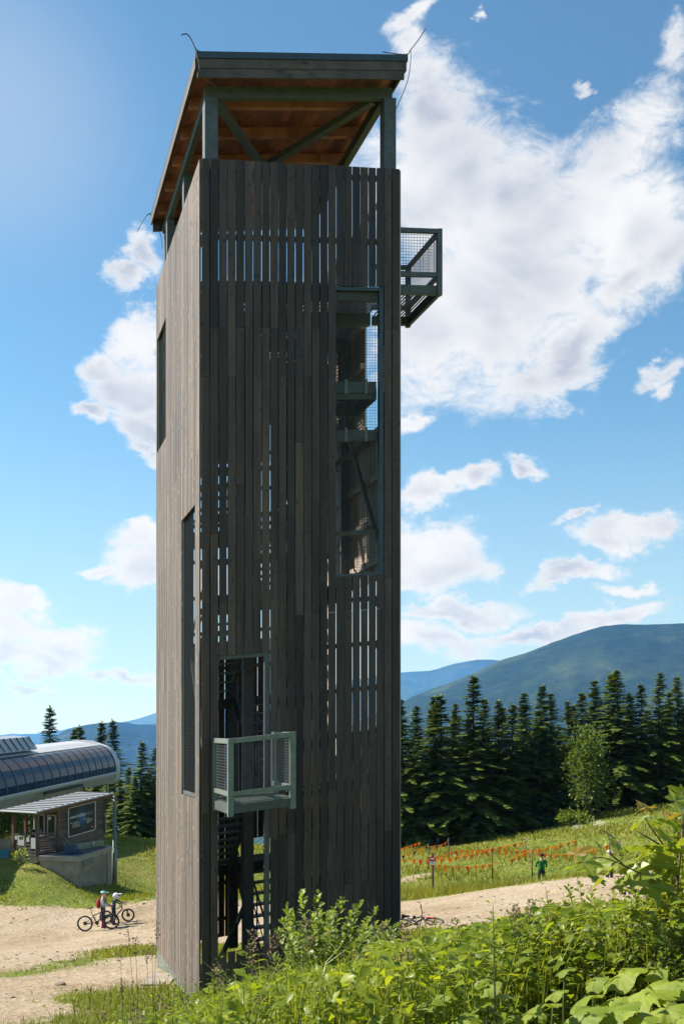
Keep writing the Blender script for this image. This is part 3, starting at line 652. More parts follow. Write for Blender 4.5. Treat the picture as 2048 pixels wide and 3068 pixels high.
# ---- high balcony on the right-hand side
e, v1, v2 = 0.86, 0.10, 1.70; ue = TW + e
bo = tb(MB(), TW+0.05, ue, v1, v1+0.06, 12.30, 12.47); tb(bo, TW+0.05, ue, v2-0.06, v2, 12.30, 12.47); tb(bo, ue-0.06, ue, v1+0.06, v2-0.06, 12.30, 12.47)
bo = bo.build('balcony', M['galv_green'], tower)
grating(MB(), TW+0.05, ue-0.06, v1+0.06, v2-0.06, 12.47, 'v', 0.06, 0.012).build('floor_grating', M['galv'], bo)
for pu, pv in ((ue-0.045, v1), (ue-0.045, v2)):
    tb(MB(), pu-0.045, pu+0.045, pv-0.045, pv+0.045, 12.28, 13.50).build('rail_post', M['galv'], bo)
for (a, b) in (((TW+0.05,v1),(ue-0.09,v1)), ((TW+0.05,v2),(ue-0.09,v2)), ((ue-0.045,v1+0.045),(ue-0.045,v2-0.045))):
    for w0, w1 in ((13.42, 13.50), (12.62, 12.70)):
        MB().bar(T(a[0], a[1], (w0+w1)/2), T(b[0], b[1], (w0+w1)/2), 0.06, w1-w0).build('rail', M['galv'], bo)
    p = T(a[0], a[1], 12.70); q = T(b[0], b[1], 12.70)
    wire_panel(p, q-p, Vector((0,0,0.74)), max(8, int((q-p).length/0.055)), 14, 0.0028).build('wire_mesh', M['wire'], bo)
# ---- roof: rises a little to the right
RO = lambda u, v, w: Vector((u, v, w + (SH+0.068)*u))
ru0, ru1, rv0, rv1 = -0.13, 3.60, -0.30, 5.52
def rb(mb, a0, a1, b0, b1, c0, c1):
    return mb.hexa([RO(a0,b0,c0),RO(a1,b0,c0),RO(a1,b1,c0),RO(a0,b1,c0),RO(a0,b0,c1),RO(a1,b0,c1),RO(a1,b1,c1),RO(a0,b1,c1)])
roof = rb(MB(), ru0-0.02, ru1+0.04, rv0-0.03, rv1+0.03, 16.03, 16.14).build('roof', M['edge_metal'], tower)
x = ru0+0.05
while x < ru1-0.05:
    rb(MB(), x, min(x+0.138, ru1-0.04), rv0+0.06, rv1-0.06, 15.985, 16.025).build('soffit_plank', M['soffit'], roof); x += 0.143
for v in (0.75, 1.75, 2.75, 3.75, 4.75): rb(MB(), ru0+0.06, ru1-0.06, v, v+0.10, 15.80, 15.98).build('rafter', M['rafter'], roof)
for z0, z1, dd in ((15.72, 15.868, 0.0), (15.873, 16.025, 0.012)):
    rb(MB(), ru0+0.02, ru1-0.02, rv0-dd, rv0+0.035-dd, z0, z1).build('fascia_board', M['fascia'], roof)
    rb(MB(), ru0+0.02, ru1-0.02, rv1-0.035+dd, rv1+dd, z0, z1).build('fascia_board', M['fascia'], roof)
    if z0 < 15.8: continue
    rb(MB(), ru0-dd-0.012, ru0+0.02-dd, rv0+0.0, rv1, z0, z1).build('fascia_board', M['fascia'], roof)
    rb(MB(), ru1-0.02+dd, ru1+0.012+dd, rv0+0.0, rv1, z0, z1).build('fascia_board', M['fascia'], roof)
for (a0, a1, b0, b1) in ((0.08, 3.5, 0.10, 0.20), (0.08, 3.5, 5.25, 5.35), (0.10, 0.20, 0.2, 5.25), (3.32, 3.42, 0.2, 5.25)):
    rb(MB(), a0, a1, b0, b1, 15.60, 15.80).build('roof_beam', M['galv_green'], roof)
for a, b in (((0.3,0.3,15.68),(1.72,2.70,15.68)), ((3.2,0.3,15.68),(1.72,2.70,15.68)), ((0.3,5.2,15.68),(1.72,2.78,15.68)), ((3.2,5.2,15.68),(1.72,2.78,15.68))):
    MB().bar(RO(*a), RO(*b), 0.13, 0.12).build('roof_brace', M['galv'], roof)
for a in ((0.3,0.3),(3.2,0.3),(1.72,2.74)): rb(MB(), a[0]-0.14, a[0]+0.14, a[1]-0.14, a[1]+0.14, 15.745, 15.76).build('gusset_plate', M['galv'], roof)
# lightning conductors on the roof corners
def spline(pts, n=8):
    P = [Vector(p) for p in pts]; out = []
    for i in range(len(P)-1):
        p0, p1, p2, p3 = P[max(i-1,0)], P[i], P[i+1], P[min(i+2, len(P)-1)]
        for k in range(n):
            t = k/n; out.append(0.5*((2*p1)+(p2-p0)*t+(2*p0-5*p1+4*p2-p3)*t*t+(3*p1-p0-3*p2+p3)*t**3))
    out.append(P[-1]); return out
def wire(pts, r): return MB().tube(spline(pts), r, 5)
c = RO(ru0, rv0, 16.14)
wire([c+Vector((0.25,0.05,0.06)), c+Vector((0.02,0.0,0.03)), c+Vector((-0.09,0.0,0.20)), c+Vector((-0.16,0.0,0.27)), c+Vector((-0.25,0.02,0.25))], 0.010).build('lightning_wire', M['cable'], roof)
wire([c+Vector((-0.09,0.0,0.20)), c+Vector((-0.02,-0.03,0.02)), c+Vector((0.03,-0.05,-0.22)), c+Vector((0.10,-0.02,-0.40)), c+Vector((0.45,0.1,-0.52))], 0.007).build('lightning_wire', M['cable'], roof)
c = RO(ru1, rv0, 16.14)
wire([c+Vector((-0.4,0.1,0.05)), c+Vector((0.0,0.0,0.02)), c+Vector((0.1,0.0,0.12)), c+Vector((0.28,0.05,0.38)), c+Vector((0.42,0.1,0.62))], 0.009).build('lightning_wire', M['cable'], roof)
wire([c+Vector((0.1,0.0,0.12)), c+Vector((0.09,-0.02,-0.12)), c+Vector((0.03,0.0,-0.48)), c+Vector((-0.1,0.2,-0.85))], 0.007).build('lightning_wire', M['cable'], roof)
c = RO(ru0, rv1, 16.14)
wire([c, c+Vector((-0.1,0.0,-0.06)), c+Vector((-0.22,0.0,-0.25)), c+Vector((-0.32,0.0,-0.45))], 0.010).build('lightning_wire', M['galv_light'], roof)
wire([c+Vector((-0.05,0.0,-0.03)), c+Vector((0.05,-0.05,-0.15)), c+Vector((0.18,-0.1,-0.5)), c+Vector((0.22,-0.1,-0.8))], 0.007).build('lightning_wire', M['cable'], roof)
# grate under the side wall
gm = MB(); 
for k in range(12): tb(gm, -0.015, -0.003, 1.7, TL, -0.62+k*0.05, -0.60+k*0.05)
for v in (1.7, 2.6, 3.5, 4.4, TL-0.05): tb(gm, -0.003, 0.02, v, v+0.05, -0.65, -0.03)
gm.build('base_grate', M['galv_light'], tower)
cs = MB().box((-3.9, 20.7, g(-3.9, 21.2)-0.2), (-3.35, 21.7, g(-3.9, 21.2)+0.05)); cso = cs.build('concrete_slab', M['concrete']); tag(cso, 'pale concrete slab on the gravel at the foot of the timber tower', 'slab')
# ------------------------------------------------------------------ spruces and broadleaf trees
def np_mesh(name, V, Fq, mat, attr=None, smooth=False):
    """V (n,3), Fq (m,k) arrays -> mesh"""
    me = bpy.data.meshes.new(name); V = np.asarray(V, np.float32); Fq = np.asarray(Fq, np.int32); m, k = Fq.shape
    me.vertices.add(len(V)); me.vertices.foreach_set('co', V.ravel())
    me.loops.add(m*k); me.loops.foreach_set('vertex_index', Fq.ravel())
    me.polygons.add(m); me.polygons.foreach_set('loop_start', np.arange(0, m*k, k, dtype=np.int32))
    if smooth: me.polygons.foreach_set('use_smooth', np.ones(m, bool))
    if attr:
        a = me.attributes.new(attr[0], 'FLOAT', 'POINT'); a.data.foreach_set('value', np.asarray(attr[1], np.float32))
    me.materials.append(mat); me.update(calc_edges=True); me.validate(); return me
def spruce_meshes(seed, h, r, low=0.05):
    rg = np.random.default_rng(seed); V = []; Q = []; tip = []
    def quad(p, d, side, l, w, t0, t1):
        b = len(V)
        V.extend([p - side*w*0.35, p + side*w*0.35, p + d*l*0.55 + side*w*0.5, p + d*l, ]); 
        V.append(p + d*l*0.55 - side*w*0.5)
        Q.append((b, b+1, b+2, b+4)); Q.append((b+4, b+2, b+3, b+3))
        tip.extend([t0, t0, (t0+t1)/2, t1, (t0+t1)/2])
    z = h*low; lev = 0
    lean = np.array([rg.normal(0, 0.012), rg.normal(0, 0.012), 0])
    while z < h*0.995:
        f = z/h; rad = r*1.3*((1-f)**1.0)*(0.78+0.22*math.sin(lev*1.7+seed)) + 0.06
        if f < 0.22: rad *= 0.72+0.28*(f/0.22)
        nb = max(5, int(6 + 7*(1-f)))
        for k in range(nb):
            if rg.random() < 0.08 + 0.10*(f < 0.3): continue
            a = rg.uniform(0, 2*math.pi); L = rad*rg.uniform(0.62, 1.15)
            out = np.array([math.cos(a), math.sin(a), 0.0]); perp = np.array([-out[1], out[0], 0.0])
            e0 = (0.55 if f > 0.85 else 0.10 + 0.25*f) + rg.normal(0, 0.06); sag = (0.55 - 0.35*f)*rg.uniform(0.7, 1.2)
            zz = z + rg.uniform(-0.12, 0.12)
            n = max(3, int(L/0.17))
            for i in range(n+1):
                t = (i+0.4)/(n+0.6)
                p = lean*zz*zz/h + out*L*t + np.array([0, 0, zz + L*(e0*t - sag*t*t)])
                dz = e0 - 2*sag*t
                d = out + np.array([0, 0, dz]); d /= np.linalg.norm(d)
                tl = (0.16 + 0.42*(1-t)*min(1, L/1.2))*rg.uniform(0.7, 1.2)
                tp = max(0, t-0.35)*1.1*rg.uniform(0.2, 1.0)
                for s in (-1, 1):
                    dd = d*0.62 + perp*s*0.75 + np.array([0, 0, -0.28*rg.random()]); dd /= np.linalg.norm(dd)
                    up = np.array([rg.normal(0, .3), rg.normal(0, .3), 1.0]); sd = np.cross(dd, up); sd /= np.linalg.norm(sd)
                    quad(p, dd, sd, tl, 0.12+0.11*rg.random(), tp*0.35, tp)
                if i == n: quad(p, d, perp, 0.22, 0.10, tp*0.4, tp)
                elif rg.random() < 0.4:
                    dd = d*0.4 + np.array([rg.normal(0,.2), rg.normal(0,.2), -0.9]); dd /= np.linalg.norm(dd); quad(p, dd, perp, tl*0.8, 0.10, 0, 0.1)
        z += (0.26 + 0.10*(1-f))*(0.9 if f < 0.8 else 0.7); lev += 1
    top = np.array([0, 0, h]) + lean*h
    for k in range(5):
        a = rg.uniform(0, 6.28); quad(top - np.array([0, 0, 0.35*k/5]), np.array([math.cos(a)*.35, math.sin(a)*.35, .9]), np.array([-math.sin(a), math.cos(a), 0]), 0.28, 0.07, 0.5, 0.9)
    V = np.array(V); Q = np.array(Q)
    tris = []; 
    for q in Q:
        if q[2] == q[3]: tris.append((q[0], q[1], q[2]))
        else: tris.append((q[0], q[1], q[2])); tris.append((q[0], q[2], q[3]))
    crown = np_mesh('crown', V, np.array(tris), M['spruce'], ('tip', np.clip(tip, 0, 1)))
    tr = MB().tube([Vector(lean*zz*zz/h) + Vector((0, 0, zz)) for zz in np.linspace(-0.4, h*0.97, 8)], [0.17*h/12*(1-0.93*i/7) + 0.01 for i in range(8)], 8)
    lim = rg
    for k in range(16):                              # dead lower limbs
        a = lim.uniform(0, 6.28); zz = lim.uniform(0.03, 0.22)*h; L = r*lim.uniform(0.3, 0.7)
        tr.tube([(0, 0, zz), (math.cos(a)*L, math.sin(a)*L, zz-0.15*L)], [0.03, 0.008], 4)
    return crown, tr.mesh('trunk', M['bark'], True)
SPR = [spruce_meshes(11, 12.0, 2.2, 0.06), spruce_meshes(23, 12.0, 1.9, 0.12), spruce_meshes(37, 12.0, 2.5, 0.09), spruce_meshes(52, 12.0, 1.55, 0.05), spruce_meshes(64, 12.0, 2.1, 0.16)]
def spruce(kind, x, tip_y, Y, label, group, rz, fat=1.0):
    X = (x-CX)/F*Y; z0 = g(X, Y); h = (ZC + (HY-tip_y)/F*Y) - z0
    o = empty('spruce_tree', (X, Y, z0), rz)
    for nm, me in zip(('crown', 'trunk'), SPR[kind]):
        c = bpy.data.objects.new(nm, me); col.objects.link(c); c.parent = o; c.scale = (h/12*fat*(1.85 if nm == 'crown' else 1.0), h/12*fat*(1.85 if nm == 'crown' else 1.0), h/12)
    tag(o, label, 'tree', group); return o
rt = random.Random(3)
ROWR = [(1208,2093,80),(1250,2120,84),(1300,2090,82),(1322,2085,80),(1362,2112,86),(1418,2027,80),(1447,2098,83),(1493,2102,82),(1534,2113,81),(1578,2082,84),(1614,2055,82),(1650,2082,84),(1703,2105,86),(1745,2077,84),(1783,2044,86),(1819,2019,85),(1852,2013,82),(1890,2080,86),(1922,2052,85),(1971,2019,82),(2005,2075,86),(2033,2033,83),(2085,2020,82)]
for i, (x, ty, Y) in enumerate(ROWR):
    lab = 'dense dark green spruce in the wall of trees beyond the meadow'
    if (x, ty) == (1418, 2027): lab = 'tall spruce with a lone high spire above its neighbours, beyond the bunting meadow'
    lab = {1208: 'spruce half hidden by the edge of the timber tower', 1745: 'spruce whose crown rises just behind the light green broadleaf tree', 1783: 'tall spruce beside the crown of the light green broadleaf tree', 1300: 'spruce standing beside a near twin with touching tops', 1322: 'spruce standing beside a near twin with touching tops'}.get(x, lab)
    spruce([0, 2, 1, 4, 2][i % 5], x, ty, Y, lab, 'twin topped spruces' if 'twin' in lab else ('spruces beyond the meadow' if 'wall of' in lab else None), rt.uniform(0, 6.28), 0.92 + 0.2*rt.random())
for i in range(17):
    x = 1190 + i*53 + rt.uniform(-12, 12)
    spruce([2, 0, 4][i % 3], x, 2135 + rt.uniform(-20, 45) - max(0, (x-1700)*0.10), 92 + rt.uniform(0, 8), 'spruce standing in the shade behind the front row of trees', 'spruces in the second row', rt.uniform(0, 6.28), 1.15)
LEFT = [(147,2120,108,'slender spruce rising alone behind the lift station roof ridge'),(232,2190,112,None),(243,2178,114,None),(205,2225,112,None),(297,2163,110,'narrow spruce behind the middle of the lift station'),(345,2158,104,'slim spruce just behind the rounded end of the lift station'),(422,2225,92,'bushy spruce behind the lift cables'),(470,2245,94,None),(385,2300,98,None),(330,2320,96,None),(362,2335,92,None),(405,2330,90,None),(445,2310,95,None),(285,2330,95,None),(240,2350,93,None),(190,2360,92,None),(140,2370,92,None),(90,2380,90,None),(12,2235,112,None),(40,2242,114,None),(-40,2300,100,None),(520,2260,95,None)]
for i, (x, ty, Y, lab) in enumerate(LEFT):
    spruce(3 if lab and 'bushy' not in lab else [0, 2, 4][i % 3], x, ty, Y, lab or 'dark spruce crowding behind the lift station and hut', None if lab else 'spruces behind the lift station', rt.uniform(0, 6.28), 1.0 if Y > 100 else 1.15)
# generic leaf templates: length along +x, width along y, upper side +z
def leaf_tpl(ws, fold=0.18, curl=0.12):
    """ws: half widths at even stations from base to tip"""
    n = len(ws); V = []; Fq = []
    for i, w in enumerate(ws):
        t = i/(n-1); zc = -curl*t*t
        V += [(t, -w, zc + fold*w), (t, 0, zc), (t, w, zc + fold*w)]
    for i in range(n-1):
        a, b = i*3, (i+1)*3
        Fq += [(a, b, b+1), (a, b+1, a+1), (a+1, b+1, b+2), (a+1, b+2, a+2)]
    return np.array(V), np.array(Fq)
TPL_OVAL = leaf_tpl([0.02, 0.24, 0.27, 0.02])
TPL_NETTLE = leaf_tpl([0.06, 0.30, 0.27, 0.14, 0.0], 0.25, 0.25)
TPL_SMALL = leaf_tpl([0.02, 0.26, 0.0], 0.15, 0.1)
def frames(D, U):
    """stack of 3x3 frames with x along D and z near U"""
    D = D/np.linalg.norm(D, axis=1, keepdims=True); Y_ = np.cross(U, D); Y_ /= np.maximum(np.linalg.norm(Y_, axis=1, keepdims=True), 1e-6)
    Z_ = np.cross(D, Y_); return np.stack([D, Y_, Z_], -1)
def leaves_np(tpl, P, D, U, S):
    V, Fq = tpl; B = frames(np.asarray(D, float), np.asarray(U, float))
    W = np.einsum('nij,kj->nki', B, V)*np.asarray(S, float)[:, None, None] + np.asarray(P, float)[:, None, :]
    n = len(W); k = len(V)
    return W.reshape(-1, 3), (Fq[None] + (np.arange(n)*k)[:, None, None]).reshape(-1, 3)
def broadleaf(name, base, h, rx, zc, n, leaf, seed, mat, label, cat='tree', clumps=26, trunk=True, group=None, tpl=TPL_OVAL, stem_mat='bark'):
    rg = np.random.default_rng(seed); o = empty(name, base)
    tr = MB(); cl = []
    for k in range(clumps):
        while True:
            q = rg.uniform(-1, 1, 3)
            if 0.25 < np.linalg.norm(q) < 1: break
        zz_ = zc + q[2]*(h-zc)*0.95; kx = rx*(1.0 if h < 4 else (1.25-0.95*(zz_/h))*rg.uniform(0.6, 1.35)); c = np.array([q[0]*kx, q[1]*kx, zz_]); cl.append(c)
        f = min(1, max(0.15, c[2]/h*0.7)); tr.tube([(0, 0, h*f*0.55), (c[0]*0.45, c[1]*0.45, (h*f*0.55+c[2])/2), tuple(c)], [0.03*h/3, 0.018*h/3, 0.006], 4)
    tr.tube([(0, 0, -0.3), (0.05, 0, h*0.35), (0, 0.03, h*0.75)], [0.035*h/2.2, 0.025*h/2.2, 0.008], 6)
    ci = rg.integers(0, clumps, n); cl = np.array(cl)
    P = cl[ci] + rg.normal(0, 1, (n, 3))*np.array([rx*0.24, rx*0.24, (h-zc)*0.20])
    P[:, 2] = np.clip(P[:, 2], 0.05, h*1.03)
    D = P - np.array([0, 0, zc*0.6]); D = D/np.linalg.norm(D, axis=1, keepdims=True) + rg.normal(0, 0.6, (n, 3)); U = rg.normal(0, 0.5, (n, 3)) + np.array([0, 0, 1.0])
    V, Fq = leaves_np(tpl, P, D, U, leaf*rg.uniform(0.65, 1.25, n))
    ob = bpy.data.objects.new('crown', np_mesh('crown', V, Fq, mat)); col.objects.link(ob); ob.parent = o
    tr.build('trunk', M[stem_mat], o, True)
    tag(o, label, cat, group); return o
def on(x, Y): X = (x-CX)/F*Y; return (X, Y, g(X, Y))
b = on(1762, 77); broadleaf('maple_tree', b, ZC+(HY-2185)/F*77-b[2], 1.75, 3.8, 3800, 0.22, 71, M['broadleaf'], 'light green broadleaf tree standing out before the dark spruces', clumps=70)
b = on(1722, 76); broadleaf('meadow_shrub', b, 1.1, 1.0, 0.5, 900, 0.22, 72, M['broadleaf'], 'low leafy shrub at the foot of the light green tree', 'shrub')
b = on(1440, 78); broadleaf('meadow_shrub', b, 0.7, 1.4, 0.3, 700, 0.2, 77, M['broadleaf'], 'low leafy shrub in the shade line under the spruces', 'shrub')
b = on(75, 68); broadleaf('garden_shrub', (b[0], b[1], b[2]), 2.9, 1.3, 1.5, 2600, 0.16, 73, M['broadleaf'], 'green leafy shrub seen through the hut porch', 'shrub')
b = on(5, 66); broadleaf('garden_shrub', (b[0], b[1], b[2]), 2.5, 1.2, 1.3, 2200, 0.16, 74, M['broadleaf'], 'green leafy shrub left of the porch by the teal tarpaulin', 'shrub')
b = on(62, 55.2); broadleaf('young_shrub', (b[0], b[1], b[2]), 1.0, 0.3, 0.5, 260, 0.10, 75, M['mapleleaf'], 'small reddish tipped shrub in front of the hut railing', 'shrub', clumps=9)
# ------------------------------------------------------------------ chairlift station
def glass_mat(name, c, rough=0.08):
    m, nt, b = new_mat(name)
    t = nd(nt, 'ShaderNodeTexCoord'); n = nd(nt, 'ShaderNodeTexNoise', {'Vector': t.outputs['Object'], 'Scale': 0.9, 'Detail': 3.0})
    nt.links.new(ramp(nt, n.outputs[0], [(0.3, tuple(x*0.6 for x in c)), (0.7, tuple(x*1.5 for x in c))]), b.inputs['Base Color'])
    b.inputs['Roughness'].default_value = rough; b.inputs['Specular IOR Level'].default_value = 0.14; return m
M['tint_glass'] = glass_mat('tinted_glazing', (0.008, 0.014, 0.036))
M['window_glass'] = glass_mat('window_glass', (0.03, 0.035, 0.03), 0.05)
S0, S1 = px(0, 2391, 62.6), px(351, 2314, 85.0); SA = S1 - S0
SN = Vector((SA.y, -SA.x, 0)).normalized()
st = empty('lift_station', tuple(S1 + Vector((0, 0, -5.2)))); OS = tuple(st.location)
tag(st, 'long chairlift station shell with curved dark glazing above the hut', 'lift station')
def S(t, n, z): return S0 + SA*t + SN*n + Vector((0, 0, z))
prof = [(-1.45*(1-math.cos(a)), 2.15*math.sin(a)) for a in [R(d) for d in (0, 14, 28, 42, 56, 70, 82)]]
T0, T1 = -0.42, 1.0
def sweep(mb, pr, t0, t1, n=1):
    for i in range(n):
        a = t0 + (t1-t0)*i/n; b_ = t0 + (t1-t0)*(i+1)/n
        for k in range(len(pr)-1): mb.add([S(a, *pr[k]), S(b_, *pr[k]), S(b_, *pr[k+1]), S(a, *pr[k+1])], [(0, 1, 2, 3)])
    return mb
def slab(mb, outer, thick, t0, t1):                # solid shell: outer profile offset inwards
    inn = [(n-thick, z-thick*0.35) for n, z in outer]; loop = outer + inn[::-1]
    sweep(mb, loop + [loop[0]], t0, t1)
    for t in (t0, t1): mb.add([S(t, *p) for p in loop], [tuple(range(len(loop)))])
    return mb
shell = slab(MB(), [(prof[-1][0]-0.02, prof[-1][1]+0.04), (-2.2, 2.42), (-3.6, 2.50)], 0.12, T0, T1)
shell.build('roof_shell', M['white_shell'], st, origin=OS)
slab(MB(), [(0.06, -0.16), (0.10, 0.0), (0.04, 0.06)], 0.1, T0, T1).build('sill_band', M['white_shell'], st, origin=OS)
slab(MB(), [(-0.62, -0.86), (-0.10, -0.72), (0.03, -0.17)], 0.1, T0, T1).build('lower_skirt', M['skirt'], st, origin=OS)
MB().hexa([S(T0,-3.6,-0.85),S(T1,-3.6,-0.85),S(T1,-0.7,-0.85),S(T0,-0.7,-0.85),S(T0,-3.6,-0.7),S(T1,-3.6,-0.7),S(T1,-0.7,-0.7),S(T0,-0.7,-0.7)]).build('underside', M['dark_metal'], st, origin=OS)
MB().hexa([S(T0,-3.6,-0.7),S(T1,-3.6,-0.7),S(T1,-3.45,-0.7),S(T0,-3.45,-0.7),S(T0,-3.6,2.4),S(T1,-3.6,2.4),S(T1,-3.45,2.4),S(T0,-3.45,2.4)]).build('rear_panel', M['skirt'], st, origin=OS)
ntot = 21; tt = [T0 + (0.982-T0)*i/ntot for i in range(ntot+1)]
for i in range(ntot):
    slab(MB(), [(n+0.01, z) for n, z in prof], 0.03, tt[i]+0.003, tt[i+1]-0.003).build('glass_panel', M['tint_glass'], st, origin=OS)
for t in tt: slab(MB(), [(n+0.035, z) for n, z in prof], 0.05, t-0.0028, t+0.0028).build('glazing_rib', M['dark_metal'], st, origin=OS)
for (a, b_) in ((0.985, 1.0),):                    # pale band closing the rounded end
    slab(MB(), [(-0.10,-0.72), (0.05, -0.16)] + [(n+0.07, z+0.02) for n, z in prof] + [(-2.2, 2.47), (-3.6, 2.55)], 0.12, a, 1.028).build('end_band', M['white_shell'], st, origin=OS)
endc = MB(); ep = [(-3.6,-0.8), (-0.1,-0.72), (0.02,-0.1)] + prof + [(-2.2,2.4), (-3.6,2.48)]
endc.add([S(1.0, *p) for p in ep], [tuple(range(len(ep)))]); endc.add([S(1.006, *p) for p in ep], [tuple(range(len(ep)))]); endc.build('end_wall', M['white_shell'], st, origin=OS)
mon = MB().hexa([S(T0,-3.3,2.5),S(0.42,-3.3,2.5),S(0.42,-1.5,2.40),S(T0,-1.5,2.40),S(T0,-3.1,3.35),S(0.42,-3.1,3.35),S(0.42,-2.1,3.25),S(T0,-2.1,3.25)])
mo_ = mon.build('roof_monitor', M['sheet_roof'], st, origin=OS)
for i in range(19):
    t = T0 + 0.01 + (0.41-T0)*i/18
    MB().bar(S(t,-1.47,2.46), S(t,-2.08,3.27), 0.05, 0.05).build('seam', M['dark_metal'], mo_, origin=OS)
ph = MB().bar(S(0.3,0.10,-0.32), S(0.62,0.12,-0.36), 0.16, 0.16); ph.bar(S(0.62,0.12,-0.36), S(0.64,0.12,-0.75), 0.08, 0.08); ph.build('guide_rail', M['black'], st, origin=OS)
MB().prism([S(1.0,-0.6,-0.1), S(1.06,-0.55,0.25), S(1.10,-0.5,0.85), S(1.085,-0.55,0.9), S(1.0,-0.6,0.35)], SN*0.08).build('nose_plate', M['white_shell'], st, origin=OS)
for t in (-0.1, 0.45, 0.85):
    c = S(t, -1.9, 0); gz = g(c.x, c.y)
    MB().tube([(c.x, c.y, gz-0.3), (c.x, c.y, c.z-0.78)], 0.42, 12).build('support_column', M['concrete'], st, origin=OS)
# haul ropes and a chair hanging from one
for k, (n, z) in enumerate(((-0.5, 0.75), (-3.0, 0.75))):
    a = S(1.0, n, z); e_ = px(640 + 60*k, 2215, 190)
    pts = [a.lerp(e_, i/14) - Vector((0, 0, 1.8*math.sin(math.pi*i/14))) for i in range(15)]
    tag(MB().tube(pts, 0.030, 6).build('haul_rope', M['cable']), ('steel lift rope running out above the empty chair' if k == 0 else 'steel lift rope running out on the far side of the station'), 'cable')
    if k == 0: ROPE = pts
cb = px(432, 2404, 95.0)
ch = empty('lift_chair', tuple(cb)); tag(ch, 'empty metal lift chair with footrest hanging by the spruces', 'lift chair'); oc = tuple(cb)
W_ = 2.3
def C_(x, y, z): return cb + Vector((x, y, z))
sm = MB(); 
for i in range(6): sm.box(tuple(C_(0.1, 0.05+0.09*i, 0.0)), tuple(C_(W_-0.1, 0.12+0.09*i, 0.03)))
sm.build('seat', M['hut_wood'], ch, origin=oc)
MB().hexa([C_(0.1,0.55,0.1),C_(W_-0.1,0.55,0.1),C_(W_-0.1,0.58,0.1),C_(0.1,0.58,0.1),C_(0.1,0.68,0.5),C_(W_-0.1,0.68,0.5),C_(W_-0.1,0.71,0.5),C_(0.1,0.71,0.5)]).build('backrest', M['galv_light'], ch, origin=oc)
fr = MB()
for x in (0.05, W_-0.05): fr.tube(spline([C_(x,-0.1,0.0), C_(x,0.55,0.0), C_(x,0.72,0.6), C_(x,0.6,1.35), C_(x+ (0.15 if x < 1 else -0.15),0.3,1.5)], 5), 0.03, 6)
fr.tube([C_(0.2,0.3,1.5), C_(W_-0.2,0.3,1.5)], 0.035, 6); fr.build('frame', M['galv_light'], ch, origin=oc)
fb = MB().tube([C_(0.25,0.1,1.1), C_(W_-0.25,0.1,1.1)], 0.025, 6); fb.tube([C_(0.25,0.1,1.1), C_(0.1,-0.3,0.35), C_(0.2,-0.35,-0.35)], 0.02, 6); fb.tube([C_(W_-0.25,0.1,1.1), C_(W_-0.1,-0.3,0.35), C_(W_-0.2,-0.35,-0.35)], 0.02, 6); fb.tube([C_(0.2,-0.35,-0.35), C_(W_-0.2,-0.35,-0.35)], 0.02, 6)
fb.build('safety_bar', M['galv'], ch, origin=oc)
rp = min(ROPE, key=lambda p: abs(p.y-95.2)); MB().tube([C_(W_/2,0.3,1.5), Vector((cb.x+W_/2, 95.3, cb.z+3.2)), Vector((rp.x, rp.y, rp.z))], 0.05, 6).build('hanger', M['galv_light'], ch, origin=oc)
# ------------------------------------------------------------------ lift attendant's hut
HK = Vector((-15.96, 56.0, 0)); HA = Vector((0.5, 0.866, 0)); HB = Vector((-0.866, 0.5, 0)); HZ = -1.73
hut = empty('attendant_hut', (HK.x, HK.y, HZ)); OH = tuple(hut.location)
tag(hut, 'small dark timber hut with open porch and pale sheet metal roof', 'hut')
def H(a, b, z): return HK + HA*a + HB*b + Vector((0, 0, z))
def hb(mb, a0, a1, b0, b1, z0, z1, rise=0.0):
    return mb.hexa([H(a0,b0,z0+rise*a0),H(a1,b0,z0+rise*a1),H(a1,b1,z0+rise*a1),H(a0,b1,z0+rise*a0),H(a0,b0,z1+rise*a0),H(a1,b0,z1+rise*a1),H(a1,b1,z1+rise*a1),H(a0,b1,z1+rise*a0)])
rf = hb(MB(), -0.28, 5.55, -0.28, 2.35, 0.52, 0.58, 0.117).build('roof', M['sheet_roof'], hut, origin=OH)
for i in range(13): hb(MB(), -0.24+0.46*i, -0.20+0.46*i, -0.27, 2.34, 0.585, 0.625, 0.117).build('seam', M['galv'], rf, origin=OH)
hb(MB(), -0.26, 5.5, -0.24, -0.20, 0.34, 0.515, 0.117).build('barge_board', M['hut_post'], rf, origin=OH)
hb(MB(), -0.26, 5.5, 2.26, 2.30, 0.34, 0.515, 0.117).build('barge_board', M['hut_post'], rf, origin=OH)
gt = MB().tube([H(-0.34,-0.3,0.47), H(-0.34,2.4,0.47)], 0.06, 8); gt.build('gutter', M['sheet_roof'], rf, origin=OH)
MB().tube(spline([H(-0.34,0.1,0.42), H(-0.15,0.03,0.25), H(-0.10,0.0,0.0), H(-0.10,0.0,-1.9)], 4), 0.03, 6).build('downpipe', M['galv'], hut, origin=OH)
for (a, b_) in ((0,0),(0,1.75),(1.5,0),(0.9,1.8)): hb(MB(), a-0.07, a+0.07, b_-0.07, b_+0.07, HZ-0.1, 0.34+0.117*a).build('post', M['hut_post'], hut, origin=OH)
hb(MB(), -0.05, 1.6, -0.02, 1.9, HZ-0.12, HZ).build('deck', M['hut_wood'], hut, origin=OH)
hb(MB(), 0.05, 5.1, 0.05, 1.9, -2.2, HZ-0.125).build('plinth', M['concrete'], hut, origin=OH)
for k in range(8): hb(MB(), 0.09, 1.41, -0.03, 0.0, HZ+0.06+k*0.13, HZ+0.155+k*0.13).build('railing_board', M['hut_wood'], hut, origin=OH)
